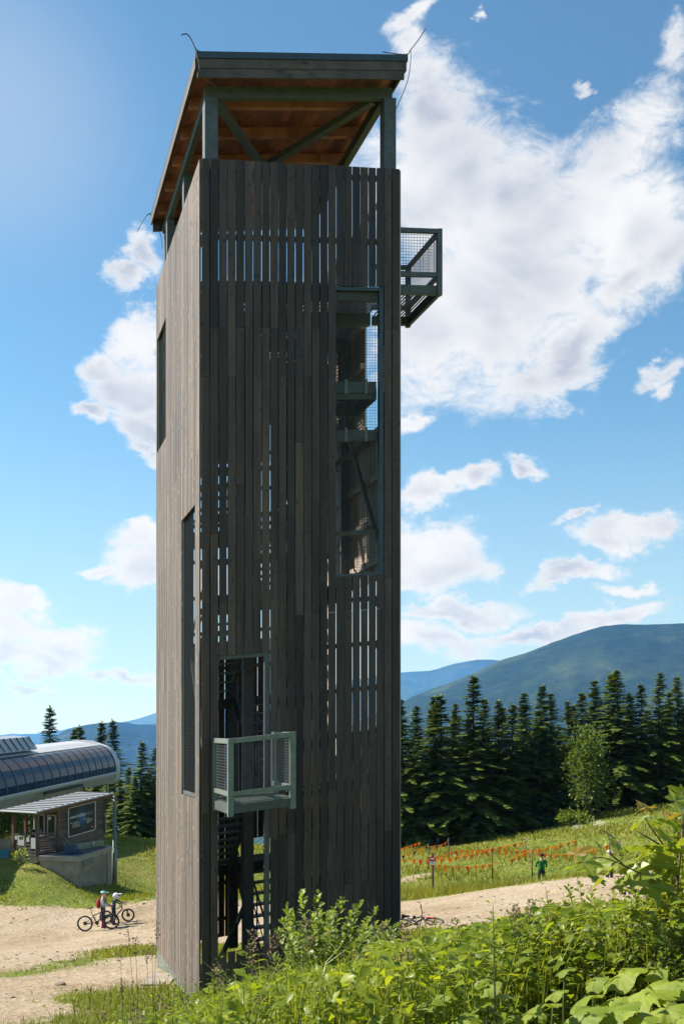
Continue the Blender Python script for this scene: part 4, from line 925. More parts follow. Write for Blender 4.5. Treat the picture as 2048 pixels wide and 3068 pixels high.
for k in range(5): hb(MB(), -0.03, 0.0, 0.09, 1.66, HZ+0.06+k*0.18, HZ+0.15+k*0.18).build('railing_board', M['hut_wood'], hut, origin=OH)
hb(MB(), -0.06, 0.06, 0.08, 1.67, HZ+0.96, HZ+1.02).build('railing_cap', M['hut_wood'], hut, origin=OH)
for k, (b0, b1, z0, z1, mt) in enumerate(((0.10,0.42,0.28,0.86,'white_shell'),(0.55,0.75,0.62,0.88,'white_shell'),(0.92,1.40,0.40,0.94,'white_shell'),(0.98,1.30,0.72,0.86,'broadleaf'),(1.44,1.62,0.70,0.9,'white_shell'))):
    hb(MB(), -0.05-0.004*(k == 3), -0.035-0.004*(k == 3), b0, b1, HZ+z0, HZ+z1).build('notice_board', M[mt], hut, origin=OH)
# walls
WZ = 0.12
for k in range(24):
    z0 = HZ-0.45+k*0.115
    a0, a1 = 1.56, 5.05; zt = lambda a: 0.33+0.117*a; zb = HZ-0.02
    lo = [max(zb, z0+WZ*a) for a in (a0, a1)]; hi = [min(zt(a), z0+0.108+WZ*a) for a in (a0, a1)]
    hi = [max(h_, l_+0.002) for h_, l_ in zip(hi, lo)]
    if hi[0]-lo[0] < 0.01 and hi[1]-lo[1] < 0.01: continue
    MB().hexa([H(a0,0.0,lo[0]),H(a1,0.0,lo[1]),H(a1,0.05,lo[1]),H(a0,0.05,lo[0]),H(a0,0.02,hi[0]),H(a1,0.02,hi[1]),H(a1,0.05,hi[1]),H(a0,0.05,hi[0])]).build('wall_board', M['hut_wood'], hut, origin=OH)
hb(MB(), 1.56, 5.05, 0.055, 0.10, HZ, 0.32, 0.117).build('wall', M['hut_wood'], hut, origin=OH)
hb(MB(), 5.0, 5.05, 0.10, 1.9, HZ, 0.32, 0.117).build('wall', M['hut_wood'], hut, origin=OH)
hb(MB(), 1.56, 5.0, 1.85, 1.9, HZ, 0.32, 0.117).build('wall', M['hut_wood'], hut, origin=OH)
hb(MB(), 5.05, 5.14, -0.04, 0.08, HZ-0.02, 0.30, 0.117).build('corner_board', M['hut_post'], hut, origin=OH)
fw = hb(MB(), 1.50, 1.55, 0.10, 1.85, HZ, HZ+0.72).build('wall', M['hut_wood'], hut, origin=OH)
hb(MB(), 1.50, 1.55, 0.10, 1.85, 0.22, 0.5).build('wall', M['hut_wood'], hut, origin=OH)
for b0, b1 in ((0.16, 0.80), (0.98, 1.80)):
    wo_ = MB()
    hb(wo_, 1.46, 1.53, b0, b0+0.07, HZ+0.72, 0.22); hb(wo_, 1.46, 1.53, b1-0.07, b1, HZ+0.72, 0.22); hb(wo_, 1.46, 1.53, b0+0.07, b1-0.07, HZ+0.72, HZ+0.79); hb(wo_, 1.46, 1.53, b0+0.07, b1-0.07, 0.15, 0.22)
    wo_ = wo_.build('window', M['white_shell'], hut, origin=OH)
    hb(MB(), 1.49, 1.51, b0+0.07, b1-0.07, HZ+0.79, 0.15).build('pane', M['window_glass'], wo_, origin=OH)
hb(MB(), 2.6, 5.0, -0.03, -0.004, HZ-0.02, HZ+0.30).build('green_panel', plain('pale_green_panel', (0.22, 0.26, 0.18), 0.7), hut, origin=OH)
lb = MB().ball(tuple(H(4.05,-0.10,HZ+0.22)), 0.11, 12, 8); lb.build('wall_lamp', plain('lamp_globe', (0.55, 0.5, 0.33), 0.4), hut, True, OH)
MB().tube(spline([H(5.0,-0.14,0.0), H(4.97,-0.16,0.12), H(4.9,-0.14,0.02), H(5.0,-0.14,-0.15), H(5.0,-0.14,-1.3)], 4), 0.03, 6).build('vent_pipe', M['galv_light'], hut, origin=OH)
lm = MB().box(tuple(H(1.36,0.5,0.05)-Vector((.08,.08,.08))), tuple(H(1.36,0.5,0.05)+Vector((.08,.08,.08)))); lm.build('porch_lamp', plain('porch_lamp', (0.6,0.55,0.4), 0.4), hut, origin=OH)
# billboard with its frame and print
bb = empty('billboard', tuple(H(3.24, -0.06, -0.10))); OB = tuple(bb.location)
tag(bb, 'black advertising board with white web address lettering on the hut wall', 'billboard')
def BBp(s, t, d): a = 2.2 + 2.08*s; return H(a, -0.02-d, (-1.02+0.25*s) + 1.57*t)
def print_mat():
    m, nt, b = new_mat('billboard_print'); t = nd(nt, 'ShaderNodeTexCoord')
    v = nd(nt, 'ShaderNodeVectorMath', {0: t.outputs['Generated'], 1: (0.5, 0.5, 0.52)}, operation='SUBTRACT').outputs[0]
    v = nd(nt, 'ShaderNodeVectorMath', {0: v, 1: (1.3, 1.3, 1.3)}, operation='MULTIPLY').outputs[0]
    ln = nd(nt, 'ShaderNodeVectorMath', {0: v}, operation='LENGTH').outputs['Value']
    nt.links.new(ramp(nt, ln, [(0.0, (0.03, 0.13, 0.28)), (0.28, (0.014, 0.04, 0.085)), (0.55, (0.014, 0.014, 0.018))]), b.inputs['Base Color']); b.inputs['Roughness'].default_value = 0.6; return m
MB().hexa([BBp(0,0,0.0),BBp(1,0,0.0),BBp(1,0,0.03),BBp(0,0,0.03),BBp(0,1,0.0),BBp(1,1,0.0),BBp(1,1,0.03),BBp(0,1,0.03)]).build('panel', print_mat(), bb, origin=OB)
pale = plain('board_frame', (0.55, 0.50, 0.42), 0.5); wht = plain('white_print', (0.78, 0.78, 0.78), 0.6); gry = plain('grey_print', (0.22, 0.25, 0.28), 0.6); red = plain('red_print', (0.5, 0.03, 0.05), 0.6)
for a, b_ in (((0.0,-0.02),(0.0,1.0)), ((1.0,0.02),(1.0,1.02)), ((0.02,0.0),(0.98,0.0)), ((0.02,1.0),(0.98,1.0))):
    MB().bar(BBp(a[0], a[1], 0.04), BBp(b_[0], b_[1], 0.04), 0.045, 0.05, (0,0,1)).build('frame_bar', pale, bb, origin=OB)
def lettering(txt, s0, t0, s1, hgt, mat, name='lettering'):
    cu = bpy.data.curves.new('tmp', 'FONT'); cu.body = txt; ob = bpy.data.objects.new('tmp', cu); col.objects.link(ob)
    dg = bpy.context.evaluated_depsgraph_get(); dg.update(); me = bpy.data.meshes.new_from_object(ob.evaluated_get(dg)); bpy.data.objects.remove(ob)
    co = [v.co.copy() for v in me.vertices]; w = max(c.x for c in co); mx_ = max(c.x for c in co); mn = min(c.x for c in co)
    for v, c in zip(me.vertices, co):
        s = s0 + (s1-s0)*(c.x-mn)/(mx_-mn); v.co = BBp(s, t0 + c.y*hgt, 0.034) - Vector(OB)
    me.materials.clear(); me.materials.append(mat); o = bpy.data.objects.new(name, me); col.objects.link(o); o.parent = bb; return o
lettering('www.holiday', 0.06, 0.60, 0.63, 0.175, wht); lettering('info.cz', 0.645, 0.60, 0.92, 0.175, gry)
def strip(s0, s1, t, h_, mat, nm='text_line'):
    MB().hexa([BBp(s0,t,0.0305),BBp(s1,t,0.0305),BBp(s1,t,0.035),BBp(s0,t,0.035),BBp(s0,t+h_,0.0305),BBp(s1,t+h_,0.0305),BBp(s1,t+h_,0.035),BBp(s0,t+h_,0.035)]).build(nm, mat, bb, origin=OB)
for k, (s0, s1) in enumerate(((0.14,0.36),(0.15,0.42),(0.14,0.41),(0.14,0.41))): strip(s0, s1, 0.445-0.055*k, 0.016, pale)
for k, (s0, s1) in enumerate(((0.64,0.78),(0.66,0.88),(0.66,0.90),(0.66,0.82))): strip(s0, s1, 0.465-0.05*k, 0.016, pale)
strip(0.08, 0.11, 0.44, 0.03, wht, 'bullet_mark'); strip(0.58, 0.61, 0.46, 0.03, wht, 'bullet_mark'); strip(0.855, 0.925, 0.09, 0.09, red, 'red_mark'); strip(0.88, 0.90, 0.105, 0.05, wht, 'white_mark')
# concrete bunker below the hut
cbx = [px(115,2565,55.7), px(236,2568,55.3), px(338,2536,60.4), px(303,2533,60.9)]
cbx = [Vector((p.x, p.y, -1.78)) for p in cbx]; cen = sum(cbx, Vector())/4
bk = empty('concrete_bunker', (cen.x, cen.y, -3.6)); OK_ = tuple(bk.location); tag(bk, 'tan concrete bunker with gravel roof and louvred vents below the hut', 'bunker')
def inset(P, d): return [p + (cen-p).normalized()*d for p in P]
low = [Vector((p.x, p.y, -4.6)) for p in inset(cbx, 0.10)]; top = [p - Vector((0, 0, 0.26)) for p in inset(cbx, 0.10)]
MB().hexa(low + top).build('wall', M['concrete'], bk, origin=OK_)
rim = MB(); inn = inset(cbx, 0.36)
for i in range(4):
    j = (i+1) % 4; dn = Vector((0, 0, -0.255))
    rim.hexa([cbx[i]+dn, cbx[j]+dn, inn[j]+dn, inn[i]+dn, cbx[i]+Vector((0,0,0.0)), cbx[j], inn[j], inn[i]])
rim.build('roof_rim', M['concrete_top'], bk, origin=OK_)
MB().hexa([p + Vector((0,0,-0.255)) for p in inn] + [p + Vector((0,0,-0.07)) for p in inn]).build('roof_gravel', M['gravel_dark'], bk, origin=OK_)
fa, fb_ = inset(cbx, 0.10)[1], inset(cbx, 0.10)[2]; fd = (fb_-fa); fn = Vector((fd.y, -fd.x, 0)).normalized()
for t0, t1, z0, z1 in ((0.10, 0.44, -2.42, -1.98), (0.11, 0.42, -3.66, -3.30)):
    vt = MB(); n = 6
    q = [fa + fd*t + fn*0.0 for t in (t0, t1)]
    vt.hexa([Vector((q[0].x,q[0].y,z0))-fn*0.02,Vector((q[1].x,q[1].y,z0))-fn*0.02,Vector((q[1].x,q[1].y,z0))+fn*0.012,Vector((q[0].x,q[0].y,z0))+fn*0.012,Vector((q[0].x,q[0].y,z1))-fn*0.02,Vector((q[1].x,q[1].y,z1))-fn*0.02,Vector((q[1].x,q[1].y,z1))+fn*0.012,Vector((q[0].x,q[0].y,z1))+fn*0.012])
    vo_ = vt.build('vent', M['dark_metal'], bk, origin=OK_)
    for k in range(n):
        z = z0 + (k+0.5)/n*(z1-z0)
        MB().bar(Vector((q[0].x,q[0].y,z))+fn*0.035, Vector((q[1].x,q[1].y,z))+fn*0.035, 0.05, 0.03).build('louvre', M['sheet_roof'], vo_, origin=OK_)
jt = fa + fd*0.84; MB().box((jt.x-0.02, jt.y-0.02, -4.2), (jt.x+0.03, jt.y+0.02, -2.04)).build('pipe', M['galv'], bk, origin=OK_)
# snow pusher left leaning on the hut
sp = empty('snow_pusher', tuple(H(1.9, -0.6, -1.85))); osp = tuple(sp.location); tag(sp, 'dark blue snow pusher with pale handle leaning against the hut wall', 'snow pusher')
blue = plain('dark_blue_plastic', (0.015, 0.025, 0.06), 0.5)
c0 = H(1.75, -0.75, -1.80)
sc_ = MB(); rows = [(0.0, 0.0), (0.22, 0.05), (0.42, 0.18), (0.5, 0.42)]
for i in range(3):
    for s0, s1 in ((-0.5, 0.5),):
        p = lambda s, r: c0 + HA*s + HB*(-0.35+r[0]) + Vector((0, 0, r[1]))
        sc_.add([p(s0, rows[i]), p(s1, rows[i]), p(s1, rows[i+1]), p(s0, rows[i+1]), p(s0, rows[i])-Vector((0,0,.03)), p(s1, rows[i])-Vector((0,0,.03)), p(s1, rows[i+1])-Vector((0,0,.03)), p(s0, rows[i+1])-Vector((0,0,.03))], [(0,1,2,3),(7,6,5,4),(0,4,5,1),(2,6,7,3),(0,3,7,4),(1,5,6,2)])
sc_.build('scoop', blue, sp, origin=osp)
hd = MB().tube([c0 + HA*0.35 + Vector((0,0,0.1)), H(1.58, -0.06, -0.75)], 0.02, 6); hd.tube([c0 - HA*0.35 + Vector((0,0,0.1)), H(1.55, -0.06, -0.75)], 0.016, 6); hd.build('handle', M['galv_light'], sp, origin=osp)
# lamp post beside the bunker
lp = px(343, 2650, 61.0); lz = g(lp.x, lp.y); pl = empty('lamp_post', (lp.x, lp.y, lz)); ol = tuple(pl.location); tag(pl, 'grey steel post with square bracket beside the concrete bunker', 'post')
MB().tube([(lp.x, lp.y, lz-0.2), (lp.x, lp.y, lz+2.0), (lp.x, lp.y, lz+2.02), (lp.x, lp.y, 0.92)], [0.15, 0.15, 0.11, 0.10], 12).build('pole', M['galv_light'], pl, True, ol)
bx_ = MB(); q = [(lp.x, 0.78), (lp.x-0.38, 0.66), (lp.x-0.38, 1.72), (lp.x+0.25, 1.85)]
for i in range(3): bx_.bar((q[i][0], lp.y, q[i][1]), (q[i+1][0], lp.y, q[i+1][1]), 0.055, 0.055)
bx_.bar((lp.x-0.18, lp.y, 1.74), (lp.x+0.28, lp.y, 1.93), 0.10, 0.06); bx_.build('bracket', M['galv_light'], pl, origin=ol)
MB().tube([(lp.x, lp.y, 0.90), (lp.x, lp.y, 1.02)], [0.12, 0.04], 10).build('cap', M['galv_light'], pl, origin=ol)
MB().tube([(lp.x+0.09, lp.y, -0.75), (lp.x+0.2, lp.y, -0.7), (lp.x+0.2, lp.y, -0.92)], 0.03, 6).build('hook', M['white_shell'], pl, origin=ol)
# teal tarpaulin and timber wall left of the porch
tw = [px(-60,2430+80,57.5), px(44,2512,57.5)]
tbx = MB().hexa([px(-90,2660,58.2),px(36,2570,58.2),px(36,2570,58.6),px(-90,2660,58.6),px(-90,2518,58.2),px(34,2514,58.2),px(34,2514,58.6),px(-90,2518,58.6)]); bw = tbx.build('retaining_wall', M['concrete']); tag(bw, 'low grey-brown retaining wall left of the hut porch', 'wall')
tp = MB(); n = 7
for i in range(n):
    for j in range(5):
        f = lambda i, j: px(-70 + 95*i/n, 2578 - 42*(i/n)*0.9 + (62 - 10*i/n)*j/5, 57.2 - 0.35*j/5 + 0.05*math.sin(i*2.1+j))
        p = [f(i, j), f(i+1, j), f(i+1, j+1), f(i, j+1)]; tp.add(p + [q_ + Vector((0, 0.02, 0)) for q_ in p], [(0,1,2,3),(7,6,5,4)])
to = tp.build('tarpaulin', plain('teal_sheet', (0.01, 0.15, 0.19), 0.5), None, True); tag(to, 'teal plastic sheet draped by the bank left of the hut', 'tarpaulin')
# ------------------------------------------------------------------ bicycles
def bicycle(name, wb, r, mats, label, saddle_h=0.88):
    """local: x forward, z up, origin on the ground midway between the wheels"""
    fm, acc = mats; o = empty(name); tag(o, label, 'bicycle')
    xr, xf = -wb/2, wb/2
    for xw in (xr, xf):
        w = empty('wheel', (xw, 0, r), 0, o)
        MB().torus((0,0,0), r-0.03, 0.03, 'Y', 28, 7).build('tyre', M['black'], w, True)
        MB().torus((0,0,0), r-0.066, 0.012, 'Y', 28, 5).build('rim', M['dark_metal'], w, True)
        sp_ = MB()
        for k in range(16):
            a = 2*math.pi*k/16; sp_.tube([(0, 0.02*(-1)**k, 0), ((r-0.07)*math.cos(a), 0, (r-0.07)*math.sin(a))], 0.0022, 3, False)
        sp_.build('spokes', M['galv'], w)
        h_ = MB(); h_.tube([(0,-0.05,0),(0,0.05,0)], 0.025, 8); h_.tube([(0,0.034,0),(0,0.038,0)], 0.085, 14); h_.build('hub', M['dark_metal'], w)
    bbx, bbz = -0.06*wb, r*0.93; head_t = (xf-0.27*wb, r+0.46*wb*0.82+0.06); head_b = (xf-0.235*wb, r+0.36*wb*0.80+0.02); seat = (xr+0.30*wb, r+0.38*wb*0.8)
    f = MB()
    f.tube([(head_b[0],0,head_b[1]), (bbx,0,bbz)], 0.030, 8); f.tube([(head_t[0],0,head_t[1]-0.02), (seat[0]+0.03,0,seat[1]-0.06)], 0.024, 8)
    f.tube([(seat[0],0,seat[1]), (bbx,0,bbz)], 0.022, 8); f.tube([(head_t[0],0,head_t[1]), (head_b[0],0,head_b[1])], 0.034, 8)
    for s in (-1, 1):
        f.tube([(bbx-0.02,0.05*s,bbz+0.02), (xr,0.065*s,r)], 0.014, 6); f.tube([(seat[0]+0.02,0.04*s,seat[1]-0.10), (xr,0.065*s,r)], 0.013, 6)
    f.tube([(seat[0]+0.12,0,seat[1]-0.10), (seat[0]+0.06,0,bbz+0.12)], 0.02, 6)
    f.build('frame', fm, o, True)
    k = MB()
    for s in (-1, 1): k.tube([(head_b[0],0.055*s,head_b[1]-0.02), (xf-0.02,0.06*s,r+0.20), (xf,0.06*s,r)], [0.018,0.021,0.018], 7)
    k.tube([(head_b[0],-0.06,head_b[1]-0.02), (head_b[0],0.06,head_b[1]-0.02)], 0.022, 6); k.build('fork', acc, o, True)
    hb_ = MB(); sx, sz = head_t[0]+0.03, head_t[1]+0.06
    hb_.tube([(head_t[0],0,head_t[1]), (sx,0,sz)], 0.02, 7); hb_.tube([(sx-0.05,-0.36,sz+0.03), (sx,-0.12,sz+0.01), (sx,0.12,sz+0.01), (sx-0.05,0.36,sz+0.03)], 0.014, 7)
    hbo = hb_.build('handlebar', M['dark_metal'], o, True)
    for s in (-1, 1): MB().tube([(sx-0.05,0.37*s,sz+0.03), (sx-0.035,0.25*s,sz+0.025)], 0.019, 7).build('grip', M['black'], hbo, True)
    sd_ = MB().tube([(seat[0],0,seat[1]-0.02), (seat[0]-0.06,0,saddle_h-0.03)], 0.014, 7); sd_.build('seatpost', M['dark_metal'], o, True)
    sa = MB(); c = (seat[0]-0.06, saddle_h); pts = [(-0.13,0.07),(-0.08,0.075),(0.0,0.04),(0.14,0.018)]
    for i in range(3):
        (x0, w0), (x1, w1) = pts[i], pts[i+1]
        sa.hexa([(c[0]+x0,-w0,c[1]-0.03),(c[0]+x1,-w1,c[1]-0.03),(c[0]+x1,w1,c[1]-0.03),(c[0]+x0,w0,c[1]-0.03),(c[0]+x0,-w0,c[1]+0.012),(c[0]+x1,-w1,c[1]+0.006),(c[0]+x1,w1,c[1]+0.006),(c[0]+x0,w0,c[1]+0.012)])
    sa.build('saddle', M['black'], o, True)
    cr = MB().tube([(bbx,0.05,bbz),(bbx,0.055,bbz)], 0.085, 14); cr.tube([(bbx,0.075,bbz),(bbx+0.03,0.085,bbz-0.165)], 0.012, 6); cr.tube([(bbx,-0.075,bbz),(bbx-0.03,-0.085,bbz+0.165)], 0.012, 6)
    cro = cr.build('crank', M['dark_metal'], o)
    for s, q in ((1,(bbx+0.03,0.12,bbz-0.165)), (-1,(bbx-0.03,-0.12,bbz+0.165))): MB().box((q[0]-0.045,q[1]-0.04,q[2]-0.012), (q[0]+0.045,q[1]+0.04,q[2]+0.012)).build('pedal', M['black'], cro)
    ch_ = MB(); ch_.bar((bbx,0.052,bbz+0.08),(xr,0.052,r+0.05),0.008,0.008); ch_.bar((bbx,0.052,bbz-0.08),(xr,0.052,r-0.05),0.008,0.008); ch_.build('chain', M['dark_metal'], o)
    return o
def place(o, x, y, Y, rz, pitch=0.0, lift=0.0):
    p = px(x, y, Y); o.location = (p.x, p.y, p.z + lift); o.rotation_euler = (0, pitch, rz); return o
blk = plain('matt_black_frame', (0.02, 0.02, 0.022), 0.4, coat=0.3); dbl = plain('dark_blue_frame', (0.012, 0.03, 0.07), 0.35, coat=0.5); bor = plain('orange_fork', (0.10, 0.035, 0.015), 0.4); rdp = plain('red_frame', (0.45, 0.02, 0.06), 0.4, coat=0.4)
b1 = bicycle('bicycle', 1.15, 0.345, (blk, M['dark_metal']), 'black mountain bike in profile held by the standing rider with the red backpack', 1.0)
b1.location = (-10.46, 46.0, g(-10.46, 46.0)+0.005); b1.rotation_euler = (0, -math.atan2(g(-9.89, 46)-g(-11.03, 46), 1.14), 0)
b2 = bicycle('bicycle', 0.98, 0.295, (dbl, bor), 'smaller blue mountain bike held by the child in the white helmet', 0.80)
b2.location = (-9.93, 47.3, g(-9.93, 47.3)+0.005); b2.rotation_euler = (0, -math.atan2(g(-9.4, 47.3)-g(-10.4, 47.3), 1.0), 0)
b3 = bicycle('bicycle', 1.05, 0.32, (M['dark_metal'], rdp), 'dark bicycle with red fork lying on its side on the grass at the road edge', 0.85)
p3 = px(1270, 2772, 33.0); b3.location = (p3.x-0.1, p3.y, g(p3.x, p3.y)+0.03); b3.rotation_euler = (R(-78), 0, R(12))
# ------------------------------------------------------------------ people: one skinned figure each
def person(name, loc, rz, J, cols, label, hair=None, H_=1.7, extra=None):
    """J: joints in metres (x forward, y left, z up). cols: dict region -> material"""
    V, E, Rr, L = [], [], [], []
    def v(p, r, lab): V.append(tuple(p)); Rr.append(r); L.append(lab); return len(V)-1
    k = H_/1.7
    pel = v(J['pelvis'], 0.135*k, 'legs'); wst = v(Vector(J['pelvis']).lerp(Vector(J['chest']), 0.45), 0.125*k, 'torso'); ch_ = v(J['chest'], 0.145*k, 'torso')
    nk = v(J['neck'], 0.058*k, 'skin'); h0 = v(Vector(J['neck']).lerp(Vector(J['head']), 0.55), 0.078*k, 'skin'); h1 = v(J['head'], 0.098*k, 'skin'); h2 = v(Vector(J['head'])+Vector((0,0,0.075*k)), 0.075*k, 'hair')
    E += [(pel,wst),(wst,ch_),(ch_,nk),(nk,h0),(h0,h1),(h1,h2)]
    fw = Vector(J.get('face', (1,0,0))).normalized()
    nz = v(Vector(J['head'])+fw*0.105*k+Vector((0,0,-0.02*k)), 0.016*k, 'skin'); E.append((h1,nz))
    for s in 'LR':
        sh = v(J['sh'+s], 0.062*k, 'torso'); el_ = v(J['el'+s], 0.043*k, 'sleeve'); wr = v(J['wr'+s], 0.030*k, 'arm')
        mid_ = v(Vector(J['sh'+s]).lerp(Vector(J['el'+s]), 0.5), 0.052*k, 'sleeve')
        E += [(ch_,sh),(sh,mid_),(mid_,el_),(el_,wr)]
        d = (Vector(J['wr'+s])-Vector(J['el'+s])).normalized(); pm = v(Vector(J['wr'+s])+d*0.07*k, 0.036*k, 'hand'); E.append((wr,pm))
        sdv = d.cross(Vector((0,0,1)));  sdv = sdv.normalized() if sdv.length > 1e-3 else Vector((0,1,0)); dn = Vector((0,0,-1))
        for q, (off_, ln_) in enumerate(((-0.027,0.070),(-0.009,0.082),(0.009,0.078),(0.027,0.062))):
            a = v(Vector(V[pm])+d*ln_*0.55*k+sdv*off_*k, 0.0095*k, 'hand'); b_ = v(Vector(V[a])+(d*0.5+dn*0.5)*ln_*0.5*k, 0.0085*k, 'hand'); E += [(pm,a),(a,b_)]
        th = v(Vector(J['wr'+s])+d*0.05*k-sdv*0.05*k+dn*0.01*k, 0.011*k, 'hand'); E.append((pm,th))
        hp = v(J['hip'+s], 0.092*k, 'legs'); kn = v(J['kn'+s], 0.060*k, 'knee'); an = v(J['an'+s], 0.042*k, 'shin'); md = v(Vector(J['hip'+s]).lerp(Vector(J['kn'+s]), 0.5), 0.080*k, 'legs'); cf = v(Vector(J['kn'+s]).lerp(Vector(J['an'+s]), 0.35), 0.056*k, 'shin')
        E += [(pel,hp),(hp,md),(md,kn),(kn,cf),(cf,an)]
        tf = Vector(J.get('toe'+s, Vector(J['an'+s])+Vector((0.16*k,0,-0.04*k)))); ft = v(tf, 0.036*k, 'shoe'); hl = v(Vector(J['an'+s])+Vector((-0.04*k,0,-0.045*k)), 0.036*k, 'shoe'); E += [(an,ft),(an,hl)]
    me = bpy.data.meshes.new('tmp'); me.from_pydata(V, E, []); ob = bpy.data.objects.new('tmp', me); col.objects.link(ob)
    md_ = ob.modifiers.new('s', 'SKIN'); md_.use_smooth_shade = True
    for i, r in enumerate(Rr): me.skin_vertices[0].data[i].radius = (r, r)
    me.skin_vertices[0].data[pel].use_root = True
    sb = ob.modifiers.new('u', 'SUBSURF'); sb.levels = 1; sb.render_levels = 1
    dg = bpy.context.evaluated_depsgraph_get(); dg.update(); nm = bpy.data.meshes.new_from_object(ob.evaluated_get(dg)); bpy.data.objects.remove(ob)
    nm.name = name; regs = ['torso','sleeve','arm','hand','legs','knee','shin','shoe','skin','hair']
    nm.materials.clear()
    for r in regs: nm.materials.append(cols.get(r, cols.get({'sleeve':'torso','knee':'legs','shin':'legs','arm':'skin','hand':'skin','hair':'skin'}.get(r, 'skin'), M['skin'])))
    VV = np.array(V); EE = np.array(E)
    A_, B_ = VV[EE[:,0]], VV[EE[:,1]]
    for p in nm.polygons:
        c = np.array(p.center); ab = B_-A_; t = np.clip(((c-A_)*ab).sum(1)/np.maximum((ab*ab).sum(1), 1e-9), 0, 1); dd = np.linalg.norm(A_+ab*t[:,None]-c, axis=1); i = int(dd.argmin())
        e = EE[i]; p.material_index = regs.index(L[e[1]] if t[i] > 0.5 else L[e[0]])
    nm.polygons.foreach_set('use_smooth', [True]*len(nm.polygons))
    o = empty(name, loc, rz); bd = bpy.data.objects.new('body', nm); col.objects.link(bd); bd.parent = o
    hc = Vector(J['head']); sv = Vector((-fw.y, fw.x, 0))
    for s in (-1, 1):
        MB().ball(tuple(hc+fw*0.088*k+sv*0.033*s*k+Vector((0,0,0.012*k))), 0.012*k, 6, 4).build('eye', M['black'], o)
        MB().ball(tuple(hc+sv*0.095*s*k+Vector((0,0,-0.005*k))), 0.026*k, 6, 5, (0.7,0.4,1.2)).build('ear', cols.get('skin', M['skin']), o, True)
    MB().ball(tuple(hc+fw*0.088*k+Vector((0,0,-0.05*k))), 0.02*k, 6, 4, (0.5,1.2,0.35)).build('mouth', plain('lips', (0.35,0.12,0.1), 0.5), o)
    if hair:
        hm_ = MB(); hm_.ball(tuple(hc-fw*0.014*k+Vector((0,0,0.028*k))), 0.112*k, 12, 8, (1.0,0.95,1.0), -0.25); hm_.build('hair', hair, o, True)
    tag(o, label, 'person')
    if extra: extra(o, hc, fw, k)
    return o
def std(H_, **kw):
    k = H_/1.7
    J = dict(pelvis=(0,0,0.92), chest=(0,0,1.28), neck=(0,0,1.45), head=(0.02,0,1.585), shL=(0,0.18,1.38), shR=(0,-0.18,1.38), elL=(0.0,0.25,1.12), elR=(0.0,-0.25,1.12), wrL=(0.08,0.26,0.90), wrR=(0.08,-0.26,0.90),
             hipL=(0,0.095,0.86), hipR=(0,-0.095,0.86), knL=(0.02,0.11,0.47), knR=(0.02,-0.11,0.47), anL=(0,0.12,0.085), anR=(0,-0.12,0.085))
    J.update(kw); return {a: (tuple(x*k for x in p) if a != 'face' else p) for a, p in J.items()}
def cloth(n, c, r=0.85): return plain(n, c, r, var=0.1, scale=12)
gshirt = cloth('green_shirt', (0.008, 0.16, 0.022)); navy = cloth('navy_cloth', (0.018, 0.022, 0.045)); blackc = cloth('black_cloth', (0.014, 0.014, 0.016)); greyc = cloth('pale_grey_top', (0.42, 0.40, 0.42)); teal = cloth('teal_cloth', (0.012, 0.10, 0.12)); redc = cloth('red_cloth', (0.30, 0.03, 0.02)); darkhair = cloth('dark_hair', (0.015, 0.010, 0.008)); brownhair = cloth('brown_hair', (0.05, 0.025, 0.015)); shoe = cloth('dark_shoes', (0.04, 0.02, 0.025)); pink = cloth('magenta_cloth', (0.25, 0.02, 0.09)); white = cloth('white_cap', (0.7, 0.68, 0.66)); bluec = cloth('blue_shirt', (0.02, 0.06, 0.20)); bluegl = cloth('bright_blue_glove', (0.02, 0.25, 0.38)); orng = cloth('orange_cloth', (0.35, 0.07, 0.02))
mint = plain('mint_helmet', (0.30, 0.55, 0.45), 0.35); whelm = plain('white_helmet', (0.68, 0.66, 0.72), 0.3)
def open_helmet(o, hc, fw, k):
    hm_ = MB(); hm_.ball(tuple(hc+Vector((-0.01,0,0.045*k))), 0.132*k, 14, 8, (1.18,0.95,0.92), -0.12); ho = hm_.build('helmet', mint, o, True)
    MB().box((hc.x+0.10*k, -0.09*k, hc.z+0.045*k), (hc.x+0.21*k, 0.09*k, hc.z+0.065*k)).build('visor', mint, ho)
    for y in (-0.05, 0.0, 0.05): MB().box((hc.x-0.13*k, (y-0.012)*k, hc.z+0.135*k), (hc.x+0.08*k, (y+0.012)*k, hc.z+0.172*k)).build('vent', M['black'], ho)
def backpack(o, hc, fw, k):
    open_helmet(o, hc, fw, k)
    bp = MB(); bp.ball((-0.20*k, 0, 1.14*k), 0.15*k, 12, 8, (0.75, 0.95, 1.6)); bp.build('backpack', redc, o, True)
    for s in (-1, 1): MB().tube([(-0.14*k,0.11*s*k,1.36*k),(0.04*k,0.12*s*k,1.43*k),(0.14*k,0.11*s*k,1.30*k),(0.0,0.15*s*k,1.02*k)], 0.018*k, 5).build('strap', blackc, o)
def full_helmet(o, hc, fw, k):
    hm_ = MB(); hm_.ball(tuple(hc+Vector((-0.01,0,0.01*k))), 0.158*k, 14, 10, (1.1,0.95,1.05), -0.75); ho = hm_.build('helmet', whelm, o, True)
    MB().ball((hc.x+0.12*k, 0, hc.z-0.08*k), 0.09*k, 10, 7, (0.95,1.0,0.6)).build('chin_bar', whelm, ho, True)
    MB().box((hc.x+0.05*k, -0.10*k, hc.z+0.10*k), (hc.x+0.30*k, 0.10*k, hc.z+0.125*k)).build('visor', whelm, ho)
    MB().ball((hc.x+0.135*k, 0, hc.z+0.03*k), 0.075*k, 10, 6, (0.5,1.15,0.6)).build('goggles', M['black'], ho, True)
